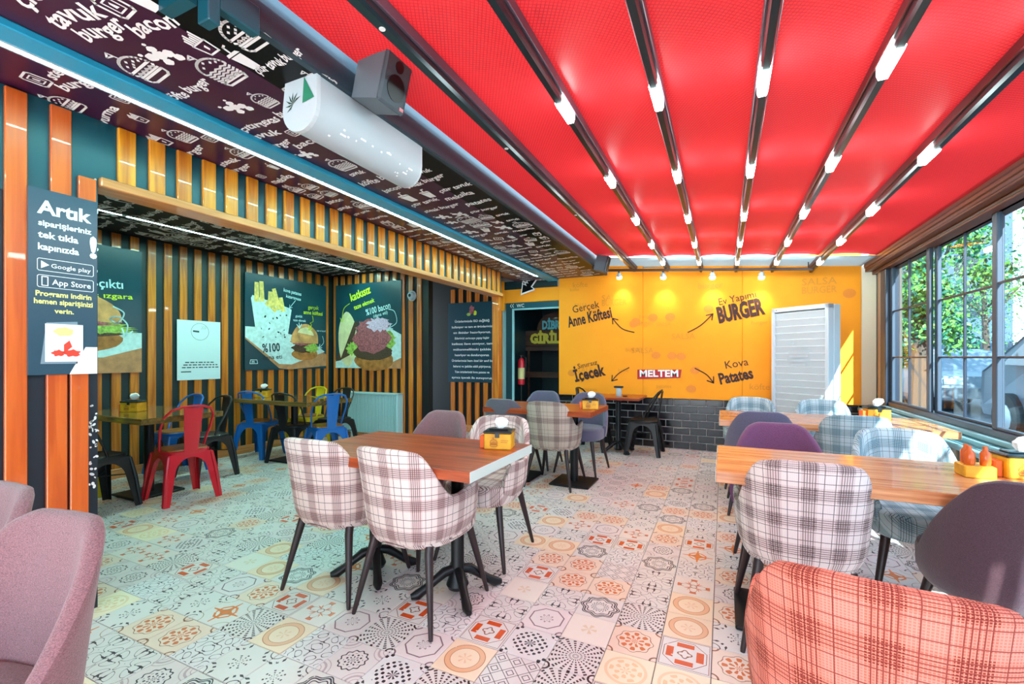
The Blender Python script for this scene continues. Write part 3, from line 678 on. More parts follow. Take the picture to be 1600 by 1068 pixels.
p.text('taze ve lezzetli', 1.14, .57, .03, w=.17, bold=.01)
curl(p, [(.76, 1.0), (.7, .93), (.66, .88)], .008, 0); curl(p, [(1.06, .8), (1.07, .72), (1.02, .69), (1.04, .66), (.99, .58)], .012, 1); curl(p, [(1.25, .5), (1.27, .4), (1.18, .32)], .01, 0); curl(p, [(.82, .68), (.83, .6)], .012, 0)
p.line([(.07, .14), (.16, .14), (.17, .09), (.06, .09)], .008, 0, True); p.text('m', .085, .1, .04, bold=.02)
p.build('printed_picture', PM, t)
# 3: bacon burger
t, p = poster('burger_poster', 'teal poster with an open bacon burger reading katkısız and %100 bacon', 'poster', (-5.57, 5.307, 1.085), (1, 0, 0), 1.3, 1.3, M_post)
p.poly([(0, 0), (1.3, 0), (1.3, .5), (1.05, .62), (.5, .3), (0, .12)], 6); p.lay += 1; p.poly([(.9, 0), (1.3, 0), (1.3, .16)], 8); p.lay += 1
p.poly([(0, .1), (.12, .12), (.4, .5), (.36, .7), (.2, .6), (.05, .2)], 4); p.lay += 1
blob(p, .25, .45, .19, .42, 3, amp=.03, k=3, seed=1); p.lay += 1
p.poly([(.1, .12), (.3, .2), (.47, .72), (.4, .72)], 4); p.lay += 1
blob(p, .78, .12, .38, .16, 11, amp=.02); p.lay += 1; blob(p, 1.05, .42, .14, .14, 5, amp=.25, k=9); p.lay += 1; blob(p, .36, .3, .12, .1, 5, amp=.25, k=9); p.lay += 1
blob(p, .76, .24, .38, .12, 4, amp=.04, k=9); p.lay += 1; blob(p, .74, .45, .36, .22, 9, amp=.08, k=6, seed=3); p.lay += 1
blob(p, .75, .62, .3, .13, 9, amp=.15, k=8, seed=8); p.lay += 1; blob(p, .88, .66, .22, .1, 10, amp=.25, k=9, seed=8); p.lay += 1
p.text('katkısız', .33, 1.03, .13, w=.42, rot=.28, bold=.02, m=1); p.text('taze ekmek', .4, .9, .07, w=.42, rot=.25, bold=.02, m=1)
p.text('%100 bacon', .64, .8, .1, w=.48, rot=.2, bold=.012); p.text('(dana eti)', .78, .76, .05, w=.28, rot=.2, bold=.008)
curl(p, [(.3, 1.0), (.18, .92), (.14, .72)], .012, 1); curl(p, [(1.07, .88), (1.18, .84), (1.22, .68), (1.08, .6)], .012, 0)
p.build('printed_picture', PM, t)
# no smoking
t, p = poster('no_smoking_sign', 'white paper no smoking notice on the slats between two burger posters', 'sign', (XI+.023, 3.05, .985), (0, 1, 0), .49, .70, mat('notice paper', '#cfe0e6', .6), .006)
p.line([(.25+.1*math.cos(q*PI/12), .57+.1*math.sin(q*PI/12)) for q in range(24)], .006, 0, True); p.poly([(.17, .565), (.24, .56), (.24, .58), (.17, .585)], 1)
for k in range(3): p.line([(.26+.02*k, .6), (.28+.02*k, .62), (.27+.02*k, .64)], .004, 0)
for k, wd_ in enumerate((.33, .37, .4)):
    x = .25-wd_/2
    while x < .25+wd_/2: q = random.uniform(.02, .05); p.poly([(x, .2-.03*k), (x+q, .2-.03*k), (x+q, .212-.03*k), (x, .212-.03*k)], 1); x += q+.012
p.poly([(.04, .09), (.15, .09), (.15, .102), (.04, .102)], 1)
p.build('printed_notice', [mat('grey line', '#8ea0a6', .6), mat('dark text', '#23464a', .6)], t)
# menu board
t, p = poster('wall_board', 'teal board with white handwriting at the far end beside the toilet doorway', 'sign', (-4.24, YB-.043, .835), (1, 0, 0), .92, 1.33, mat('teal board', '#0d3a48', .4))
L = ['Ürünlerimizde ISO değildiğ', 'kullanıyor ve tam et ürünlerimizi', 'en iktidar hazırlıyoruz.', 'Etlerimizi serinceye yapay hiçbir', 'katkısız ilave etmiyor, tam', 'mükemmellikteki şekilde', 'hazırlıyor ve donduruyoruz.', 'Ürünlerimizi hem özel bir sınıf ile', 'baharat ve şekilde etkili pişiriyoruz.', 'Tüm ürünlerimizi kova patates ve', 'ayrıca içecek ile sunuyoruz.']
for k, s_ in enumerate(L): p.text(s_, .46, 1.0-k*.094, .038, w=.66+.12*((k*5) % 3)/2, align='c', bold=.012)
blob(p, .46, 1.2, .05, .07, 2, amp=.2, k=4); blob(p, .52, 1.15, .035, .04, 1, amp=.1); blob(p, .4, 1.13, .04, .025, 3, amp=.1)
p.build('printed_text', [M_white, M_lime, M_meat, M_leaf], t)
# app poster on the pillar
t, p = poster('app_poster', 'tall dark app poster reading Artık on the left foreground pillar', 'poster', (XO+.026, .905, 1.17), (0, 1, 0), .245, .846, mat('slate poster', '#2f4a5c', .3), .01)
W_ = .245
p.text('Artık', W_*.52, .735, .062, w=.19, align='c', bold=.03); p.text('siparişleriniz', W_*.52, .68, .026, w=.19, align='c', bold=.03); p.text('tek tıkla', W_*.42, .625, .03, w=.14, align='c', bold=.03)
p.text('kapınızda', W_*.42, .57, .03, w=.145, align='c', bold=.03); p.text('!', W_*.86, .57, .1, bold=.04)
for q in (.475, .40):
    p.line([(.035, q), (.225, q), (.23, q+.005), (.23, q+.05), (.225, q+.055), (.035, q+.055), (.03, q+.05), (.03, q+.005)], .0025, 0, True)
p.poly([(.042, .485), (.042, .52), (.07, .503)], 0); p.text('Google play', .075, .492, .02, w=.145, bold=.01); p.text('App Store', .08, .415, .026, w=.14, bold=.015)
p.line([(.045, .408), (.065, .408), (.065, .448), (.045, .448)], .004, 0, True)
p.text('Programı indirin', W_*.5, .36, .024, w=.2, align='c', bold=.03, m=1); p.text('hemen siparişinizi', W_*.5, .325, .024, w=.21, align='c', bold=.03, m=1); p.text('verin.', W_*.5, .285, .022, align='c', bold=.03, m=1)
p.poly([(.04, .05), (.06, .24), (.17, .25), (.17, .05)], 4); p.poly([(0, 0), (.245, 0), (.245, .13), (.2, .13), (.14, .0)], 2)
p.lay += 2; p.poly([(.055, .06), (.19, .06), (.19, .235), (.055, .235)], 2); p.lay += 1
blob(p, .12, .2, .035, .02, 1, amp=.1); blob(p, .1, .1, .022, .014, 3, amp=.2); blob(p, .15, .1, .03, .016, 3, amp=.2); p.poly([(.12, .1), (.15, .13), (.14, .16), (.12, .14)], 3)
p.build('printed_picture', [M_white, M_cream, mat('poster paper', '#e9e6ea', .4), mat('scooter red', '#e0402c', .5), mat('poster grey', '#7c90a0', .5)], t)
# yellow wall lettering
p = Print((0, YB-.051, 0), (1, 0, 0), (0, 0, 1), .002); M_brown = mat('dark brown print', '#3a1208', .6)
def at(px, py):
    D = (YB-.05)/(math.cos(TH)+(px-800)/FPX*math.sin(TH)); u = (px-800)/FPX; return (D*(u*math.cos(TH)-math.sin(TH)), CAMH+(HOR-py)/FPX*D)
def wt(s_, px0, py0, px1, py1, hpx, **k):
    a = at(px0, py0); b_ = at(px1, py1); D = 6.2; p.text(s_, a[0], a[1], hpx*6.0/FPX, w=math.hypot(b_[0]-a[0], b_[1]-a[1]), rot=math.atan2(b_[1]-a[1], b_[0]-a[0]), **k)
random.seed(12)
for k in range(26):
    R = random; px = R.uniform(885, 1180); py = R.uniform(445, 612); s_ = R.choice(['SALSA', 'BURGER', 'burger', 'patates', 'SALSA', 'köfte']); a = at(px, py)
    if k % 3: p.text(s_, a[0], a[1], R.choice([.05, .08]), m=1, bold=-.005 if False else 0)
    else: p.lay = .4+.07*k; p.ell(a[0], a[1], .06, .05, 4, 14); p.lay = 0
for s_, px, py in (('SALSA', 1252, 446), ('BURGER', 1252, 459), ('SALSA', 940, 470), ('BURGER', 940, 478)): a = at(px, py); p.text(s_, a[0], a[1], .085, w=.36, m=1, bold=.01)
for px, py in ((1020, 496), (1047, 495), (1327, 458)): a = at(px, py); p.lay = .2; p.ell(a[0], a[1], .065, .055, 4, 18)
p.lay = 3
wt('Gerçek', 895, 489, 937, 480, 13, bold=.0); wt('Anne Köftesi', 889, 511, 957, 495, 19, bold=.03)
wt('Ev Yapımı', 1123, 477, 1182, 464, 11, bold=.0); wt('BURGER', 1123, 504, 1196, 489, 24, bold=.05)
wt('Sınırsız', 903, 576, 934, 569, 9, bold=.0); wt('İçecek', 899, 596, 947, 585, 20, bold=.035)
wt('Kova', 1133, 576, 1170, 570, 12, bold=.0); wt('Patates', 1125, 600, 1178, 590, 17, bold=.035)
def arr(pts):
    curl(p, [at(*q) for q in pts], .014, 0)
arr([(991, 519), (972, 513), (957, 497)]); arr([(1075, 519), (1095, 508), (1114, 490)]); arr([(983, 574), (967, 583), (956, 595)]); arr([(1086, 575), (1104, 585), (1115, 598)])
p.lay = 6
q = [at(996, 577), at(996, 592), at(1063, 590), at(1065, 577)]; p.poly(q, 2); p.lay += 2; wt('MELTEM', 999, 588, 1060, 588, 11, bold=.03, m=3)
o = p.build('wall_lettering', [M_brown, mat('faint amber print', '#dd8a06', .5), mat('logo red', '#b3121c', .5), M_white, mat('faint orange print', '#e88410', .5)], wy)
# WC arrow hanging sign
t = thing('arrow_sign', 'black arrow sign with white outline reading WC, above the toilet doorway', 'sign', (0, 0, 0))
p = Print((-2.72, YB-.12, 2.40), (1, 0, 0), (0, 0, 1), .0); A = [(.14, .19), (-.02, .0), (.02, .07), (-.2, -.13), (-.12, .0)]
A = [(-.13, -.16), (.09, -.1), (.035, -.06), (.19, .13), (.1, .19), (-.05, 0), (-.1, .045)]
mb = MB(); fn = lambda u, v, d: p.P(u, v, d); mb.prism([(a*1.12, b_*1.12) for a, b_ in A], fn, -.02, -.006); mb.build('outline_board', M_white, t); MB().prism(A, fn, -.006, 0).build('arrow_board', M_black, t)
p.off = .002; p.line(A, .012, 0, True); p.text('WC', -.06, -.06, .09, w=.16, rot=.85, bold=.01); p.build('sign_lettering', M_white, t)
MB().tube([(-2.6, YB-.13, 2.56), (-2.6, YB-.13, 2.53)], .003).build('hanger', M_metalk, t)
# wooden sign inside the recess (mascot left out)
t = thing('wooden_sign', 'dark wooden stall front with lettering DİBRA GİRİL seen through the toilet doorway', 'sign', (-2.86, 7.3, 0))
M_dw = wood('dark sign wood', '#2a130b', '#4a2412', 0, .5); mb = MB()
mb.prism([(.25+.33*math.cos(k*PI/14), 1.72+.3*math.sin(k*PI/14)) for k in range(15)], lambda u, v, d: Vector((u, d, v)), 0, .03); mb.build('arch_board', M_dw, t)
for k in range(4): MB().bbox(-.3, .4, -.01, .02, 1.36+k*.09, 1.445+k*.09).build('plank', M_dw, t)
MB().bbox(-.26, -.22, 0, .03, 0, 1.36).build('post', M_dw, t); MB().bbox(-.3, .4, -.04, .02, .9, 1.0).build('rail', M_dw, t)
p = Print((0, -.012, 0), (1, 0, 0), (0, 0, 1)); p.text('DİBRA', .02, 1.74, .14, w=.42, bold=.05, m=0); p.text('GİRİL', -.2, 1.5, .16, w=.55, bold=.06, m=1)
p.build('painted_lettering', [mat('sign blue', '#5cb4c4', .5), mat('sign yellow', '#cdb93a', .5)], t)
# fire extinguisher
t = thing('fire_extinguisher', 'red fire extinguisher with pale label beside the toilet doorway', 'extinguisher', (-2.98, 6.72, .80))
MB().lathe([(.03, 0), (.055, .012), (.055, .36), (.045, .41), (.02, .44)], 20).build('cylinder', M_red, t, smooth=True)
MB().lathe([(.0565, .1), (.0565, .28)], 20).build('label_band', mat('extinguisher label', '#d8c88a', .5), t, smooth=True)
MB().lathe([(.018, .44), (.018, .48)], 12).bbox(-.05, .05, -.008, .008, .475, .49).tube([(-.05, 0, .49), (.045, 0, .54)], .007).build('valve_handle', M_metalk, t)
MB().tube([(.03, 0, .47), (.09, -.01, .44), (.085, -.01, .3), (.07, -.01, .12)], .009).build('hose', M_metalk, t)
MB().bbox(-.03, .03, .055, .08, .2, .24).build('wall_bracket', M_metalk, t)
MB().bbox(-.08, .08, -.08, .08, -.80, -.79).tube([(0, 0, -.79), (0, 0, 0)], .012).build('stand', M_metalk, t)

# ---------------------------------------------------------------- ceiling fittings
def rot(ax, a): return Matrix.Rotation(a, 4, ax)
t = thing('air_curtain', 'long white rounded air curtain unit mounted under the printed ceiling', 'air conditioner', (-1.64, 1.36, 2.31))
P_ = [(-.085, .13), (.10, .13), (.10, .02)]+[(.10*math.cos(a), -.10*math.sin(a)+.01) for a in [PI*k/12 for k in range(1, 12)]]+[(-.10, .02)]
MB().prism(P_[::-1], lambda u, v, d: Vector((u, d, v)), .02, .72).build('housing', M_whitep, t, smooth=True)
MB().prism([(u*1.03, v*1.03-.002) for u, v in P_[::-1]], lambda u, v, d: Vector((u, d, v)), 0, .02).build('end_cap', mat('end cap', '#b9c4ca', .5), t)
MB().prism([(u*.98, v*.98) for u, v in P_[::-1]], lambda u, v, d: Vector((u, d, v)), .72, .735).build('end_cap', mat('end cap', '#b9c4ca', .5), t)
p = Print((0, -.001, 0), (1, 0, 0), (0, 0, 1), .001)
for k in range(7): a = .5+k*.55; p.poly([(0, 0), (.05*math.cos(a), .05*math.sin(a)), (.025*math.cos(a+.3), .025*math.sin(a+.3))], 0, 0, -.035, .03)
p.poly([(.03, .13), (.09, .03), (.02, .02)], 1); p.build('leaf_print', [mat('dark green print', '#173a2a', .5), mat('green print', '#2a8060', .5)], t)
mb = MB(); random.seed(4)
for k in range(18):
    a = random.uniform(.25, 1.15); y = random.uniform(.1, .66); l_ = random.choice([.008, .012, .035]); c_ = Vector((.101*math.cos(-a), y, .01+.101*math.sin(-a))); n_ = Vector((math.cos(-a), 0, math.sin(-a))); tt = n_.cross(Vector((0, 1, 0)))
    mb.add([c_+n_*.001-tt*.004, c_+n_*.001+Vector((0, l_, 0))-tt*.004, c_+n_*.001+Vector((0, l_, 0))+tt*.004, c_+n_*.001+tt*.004], [(0, 1, 2, 3)])
mb.build('white_marks', M_white, t, kind='stuff')
def speaker(loc, rz, label, s_=1):
    t = thing('wall_speaker', label, 'speaker', loc, rz); M = rot('X', .25) @ Matrix.Scale(s_, 4)
    mb = MB(); mb.prism([(-.08, -.11), (.08, -.11), (.08, .11), (-.08, .11)], lambda u, v, d: M @ Vector((u, d, v)), -.02, .13); mb.build('cabinet', M_grey, t)
    MB().bbox(-.086, .086, -.04, -.02, -.118, .118, .012, M).build('grille', mat('speaker grille', '#4a565e', .8, bump=.6, bscale=900), t)
    mb = MB(); mb.lathe([(.055, 0), (.055, .004), (.048, .004)], 24, M @ Matrix.Translation((0, -.04, -.03)) @ rot('X', PI/2)); mb.lathe([(.025, 0), (.025, .004)], 18, M @ Matrix.Translation((0, -.04, .06)) @ rot('X', PI/2)); mb.build('driver_ring', M_metalk, t)
    MB().bbox(.045, .07, -.044, -.04, -.105, -.09, .001, M).build('badge', mat('badge', '#c0707a', .4), t)
    MB().tube([(0, .1*s_, .0), (0, .17*s_, .0)], .012).bbox(-.03, .03, .165*s_, .18*s_, -.05, .05).build('bracket', M_metalk, t); return t
speaker((-1.37, 1.62, 2.50), PI/2-.0, 'grey box loudspeaker on the beam, nearer to the camera'); speaker((-1.37, 5.75, 2.44), PI/2, 'small dark loudspeaker at the far end of the grey beam', .9)
t = thing('track_light_bar', 'thin dark track bar above the yellow wall carrying four spotlights', 'track light', (0, 6.25, 0))
zb = lambda x: 2.335-.075*x-.0
MB().prism([(-1.72, zb(-1.72)), (.95, zb(.95)), (.95, zb(.95)+.03), (-1.72, zb(-1.72)+.03)], lambda u, v, d: Vector((u, d, v)), -.018, .018).build('bar', M_bronzed, t)
for x in (-1.6, .9): MB().tube([(x, 0, zb(x)+.03), (x, 0, zf(x)-.01)], .006).build('hanger', M_metalk, t)
LB = ['leftmost of the four glowing spotlights on the track bar', 'second spotlight from the left on the track bar', 'second spotlight from the right on the track bar', 'rightmost of the four glowing spotlights on the track bar']
for k, px in enumerate((967, 1036, 1113, 1190)):
    u = (px-800)/FPX; D = 6.25/(math.cos(TH)+u*math.sin(TH)); x = D*(u*math.cos(TH)-math.sin(TH)); z = zb(x)
    t = thing('spotlight', LB[k], 'spotlight', (x, 6.25, z), 0, 'spotlights on the track bar')
    MB().tube([(0, 0, 0), (0, .0, -.02)], .012).build('stem', M_bronzed, t); MB().lathe([(.012, .0), (.03, -.02), (.036, -.055), (.032, -.055)], 16, Matrix.Translation((0, 0, -.015)) @ rot('X', .45)).build('lamp_head', M_whitep, t, smooth=True)
    MB().lathe([(.01, -.045), (.03, -.052), (.037, -.07), (.03, -.09), (.01, -.098)], 14, Matrix.Translation((0, 0, -.015)) @ rot('X', .45)).build('bulb', M_spot, t)
    l = bpy.data.lights.new('spot', 'SPOT'); l.energy = 7; l.spot_size = 1.5; l.spot_blend = 1; l.color = (1, .9, .65); lo = bpy.data.objects.new('spot_lamp', l); C.objects.link(lo); lo.parent = t
    lo.location = (0, .07, -.15); lo.rotation_euler = (.55, 0, 0); l.shadow_soft_size = .03
t = thing('dome_camera', 'small white dome camera on the slats right of the bacon burger poster', 'camera', (-4.08, 5.31, 2.14))
MB().lathe([(.075, 0), (.075, .015), (.06, .02), (.05, .055), (.025, .07)], 20, rot('X', PI/2)).build('dome', M_whitep, t, smooth=True); MB().lathe([(.025, .068), (.018, .078), (.004, .08)], 14, rot('X', PI/2)).build('lens', M_metalk, t)
t = thing('wall_sensor', 'small white box sensor above the leftmost burger poster by the pillar', 'sensor', (XI+.036, 2.02, 2.42))
MB().bbox(0, .05, -.07, .07, -.13, .0, .012).build('box', M_white, t); MB().bbox(0.005, .02, -.02, .02, 0, .09, .003).build('bracket', M_white, t)
# radiator cabinet
t = thing('radiator', 'pale blue ribbed panel radiator below the bacon burger poster', 'radiator', (-5.33, 5.18, 0))
M_rad = mat('radiator enamel', '#a9c8cf', .4)
MB().bbox(.02, 1.05, .04, .1, .12, .70).bbox(0, .02, 0, .12, .10, .72).bbox(1.05, 1.09, 0, .12, .10, .72).bbox(0, 1.09, -.0, .12, .70, .725).build('casing', M_rad, t)
me = None
for k in range(34):
    if me is None: o = MB().bbox(0, .02, .018, .04, .12, .70, .004).build('rib', M_rad, t); me = o.data
    else: o = link('rib', me, t)
    o.location = (.028+k*.0302, 0, 0)
for x in (.15, .9): MB().bbox(x, x+.04, .04, .09, 0, .12).build('foot', M_rad, t)
# fridge with roll down shutter
M_cab = mat('cabinet enamel', '#cdd5da', .4)
t = thing('shutter_cabinet', 'tall white drinks cabinet with closed louvred shutter in the far right corner', 'cabinet', (.53, 6.33, 0), math.radians(-40.0)); W_ = .66; H_ = 1.84
MB().bbox(0, .04, 0, .1, 0, H_).bbox(W_-.04, W_, 0, .1, 0, H_).bbox(0, W_, 0.02, .20, 0, .1).bbox(0, W_, 0, .1, H_-.05, H_).bbox(0, W_, .1, .22, 0, H_-.001).build('body', M_cab, t)
for k in range(21): MB().prism([(.035, .12+k*.079), (.06, .12+k*.079), (.06, .197+k*.079), (.015, .197+k*.079), (.012, .19+k*.079)], lambda u, v, d: Vector((d, u, v)), .042, W_-.042).build('shutter_slat', M_cab, t)
p = Print((0, .011, 0), (1, 0, 0), (0, 0, 1), .001)
for k, (a, b_) in enumerate(((.2, .27), (.36, .43), (.2, .45), (.22, .43), (.19, .46), (.24, .4))): p.poly([(a, 1.40-.05*k), (b_, 1.40-.05*k), (b_, 1.425-.05*k), (a, 1.425-.05*k)], 0)
p.build('faded_print', mat('faded grey print', '#bcc6cc', .6), t)
MB().bbox(.06, .075, -.004, 0, H_-.03, H_-.02).build('lock', M_metalk, t)
# ---------------------------------------------------------------- upholstered tub chair
def tub_chair(label, m_f, arms=True, top=.84, armz=.60, wid=.24):
    t = thing('upholstered_chair', label, 'chair', (0, 0, 0)); n_ = 2.7; a_, b_ = wid+(0 if arms else .025), .26; A = math.radians(128 if arms else 88); N = 44
    def sgn(q): return (q > 0)-(q < 0)
    def plan(ph, sc_=1): return (a_*sc_*sgn(math.sin(ph))*abs(math.sin(ph))**(2/n_), -b_*sc_*sgn(math.cos(ph))*abs(math.cos(ph))**(2/n_))
    def sm(x): x = max(0, min(1, x)); return x*x*(3-2*x)
    def topz(ph):
        q = abs(math.degrees(ph))
        if arms: z = top-.012*sm((q-10)/25) - (top-.012-armz)*sm((q-30)/50) + .03*sm((q-85)/25) - .11*sm((q-113)/15)
        else: z = top-.03*sm((q-14)/22) - (top-.03-.50)*max(0, min(1, (q-30)/56))**1.15
        return z
    def pos(ph, z, ins):
        x, y = plan(ph); k = (z-.4)/.44; L = math.hypot(x, y); nx, ny = x/L, y/L
        f = 1+(.17 if arms else .05)*k; fy = 1+.04*k; yy = y*fy-.055*max(0, k)**1.3*max(0, math.cos(ph))
        if z < .47: q = 1-((.47-z)/.11)**2*(.16 if arms else .08); x *= q; yy *= q
        return Vector((x*f-nx*ins, yy-ny*ins, z))
    mb = MB(); rows = []
    for i in range(N+1):
        ph = -A+2*A*i/N; tz = topz(ph); ring = []
        for z, ins in ((.362, .03), (.375, .008), (.395, 0), (.43, 0)): ring.append((pos(ph, z, ins), z))
        for k in range(1, 8): z = .43+(tz-.02-.43)*k/7; ring.append((pos(ph, z, 0), z))
        for dz, ins in ((-.006, .004), (0, .014), (0, .026), (-.006, .036)): ring.append((pos(ph, tz+dz, ins), tz+dz+ins))
        for k in range(0, 7): z = tz-.02-(tz-.02-.42)*k/6; ring.append((pos(ph, z, .042), 2*tz-z+.03))
        rows.append(ring)
    M_ = len(rows[0]); V = [p[0] for r in rows for p in r]
    U = [0]
    for i in range(N): U.append(U[-1]+(rows[i+1][7][0]-rows[i][7][0]).length)
    F = []; UV = []
    for i in range(N):
        for j in range(M_-1):
            F.append((i*M_+j, (i+1)*M_+j, (i+1)*M_+j+1, i*M_+j+1)); UV.append([(U[i], rows[i][j][1]), (U[i+1], rows[i+1][j][1]), (U[i+1], rows[i+1][j+1][1]), (U[i], rows[i][j+1][1])])
    for i, rev in ((0, 0), (N, 1)):
        f = tuple(i*M_+j for j in range(M_)); F.append(f if not rev else f[::-1]); UV.append([(rows[i][j][0].y, rows[i][j][0].z) for j in (range(M_) if not rev else range(M_-1, -1, -1))])
    mb.add(V, F, None, UV); mb.build('backrest_shell', m_f, t, smooth=True)
    # seat cushion
    mb = MB(); K = 36; prof = [(.80, .362), (.90, .366), (.945, .385), (.95, .42), (.95, .455), (.93, .475), (.86, .487), (.5, .492)]
    V = []; ys = .012
    for s_, z in prof:
        for k in range(K):
            ph = 2*PI*k/K; x, y = plan(ph, s_); V.append((x*(.98), y+ys+(.02 if y > 0 else 0)*s_, z))
    F = []; UV = []
    for i in range(len(prof)-1):
        for k in range(K): F.append((i*K+k, i*K+(k+1) % K, (i+1)*K+(k+1) % K, (i+1)*K+k))
    F.append(tuple(range(K))[::-1]); F.append(tuple((len(prof)-1)*K+k for k in range(K)))
    UV = [[(V[q][0], V[q][1]+V[q][2]) for q in f] for f in F]
    mb.add(V, F, None, UV); mb.build('seat', m_f, t, smooth=True)
    for sx_ in (-1, 1):
        for sy_ in (-1, 1):
            MB().tube([(sx_*.165, sy_*.165, .375), (sx_*.17, sy_*.175, .34), (sx_*.232, sy_*.242, .012), (sx_*.234, sy_*.244, 0)], [.021, .021, .011, .009], 10).build('leg', M_legdark, t, smooth=True)
    return t
PROTO = {}
def place(kind, x, y, rz, label, group):
    args = {'plaid': (M_plaid, True), 'plaidr': (M_plaidr, True), 'plaidd': (M_plaidd, True), 'redlit': (M_redlit, True), 'plaidb': (M_plaidb, True), 'mauve': (M_mauve, False), 'grey': (M_greyf, False), 'maroon': (M_maroon, False), 'purple': (M_purple, False), 'slate': (M_slate, False)}[kind]
    if kind not in PROTO:
        t = tub_chair(label, args[0], args[1]); PROTO[kind] = t; t.location = (x, y, 0); t.rotation_euler = (0, 0, rz); t['group'] = group; return t
    return dup(PROTO[kind], (x, y, 0), rz, label, group)
GU = 'upholstered dining chairs'
place('plaid', -1.39, 1.9, -.04, 'cream plaid armchair at the right end of the near side of the centre table', GU)
place('plaid', -1.92, 1.92, .02, 'cream plaid armchair at the left end of the near side of the centre table', GU)
place('plaidr', .30, 2.40, .03, 'check plaid chair before the near window table, left of the maroon chair', GU)
place('maroon', .97, 2.34, -.1, 'maroon grey chair in front of the window table at the right edge', GU)
place('redlit', .31, 1.33, -.14, 'red-lit checked chair back closest to the camera at the bottom right', GU)
place('mauve', -1.53, .29, PI+.17, 'mauve chair closest to the camera in the bottom left corner', GU)
place('mauve', -2.08, .34, PI+.05, 'mauve chair behind the nearest one at the left edge', GU)
place('mauve', -1.93, 2.64, PI, 'mauve chair on the far side of the centre table, left one', GU)
place('plaid', -1.39, 2.57, PI+.05, 'plaid chair on the far side of the centre table behind the napkin box', GU)
place('plaidd', -1.51, 4.24, 0, 'beige brown plaid chair in front of the second table on the left side', GU)
place('grey', -2.0, 4.3, 0, 'dark grey chair before the second table, left of the beige plaid chair', GU)
place('slate', -1.42, 4.86, PI-.05, 'slate grey chair at the right of the far side of the second table', GU)
place('slate', -1.98, 4.9, PI, 'slate chair beyond the second table, before the toilet doorway', GU)
place('purple', .30, 2.97, PI, 'purple chair on the far side of the window table', GU)
place('plaidb', .90, 3.0, PI, 'sunlit pale plaid chair on the far side of the long window table', GU)
place('slate', .27, 4.2, 0, 'slate blue chair in front of the farther window table, behind the purple chair', GU)
place('plaidb', .86, 4.22, 0, 'pale plaid chair in front of the farther window table, next to the wall', GU)
place('plaidb', .25, 4.98, PI, 'pale blue plaid chair beyond the farther window table, at its left end', GU)
place('plaidb', .86, 4.98, PI, 'pale sunlit chair beyond the farther window table, before the white cabinet', GU)

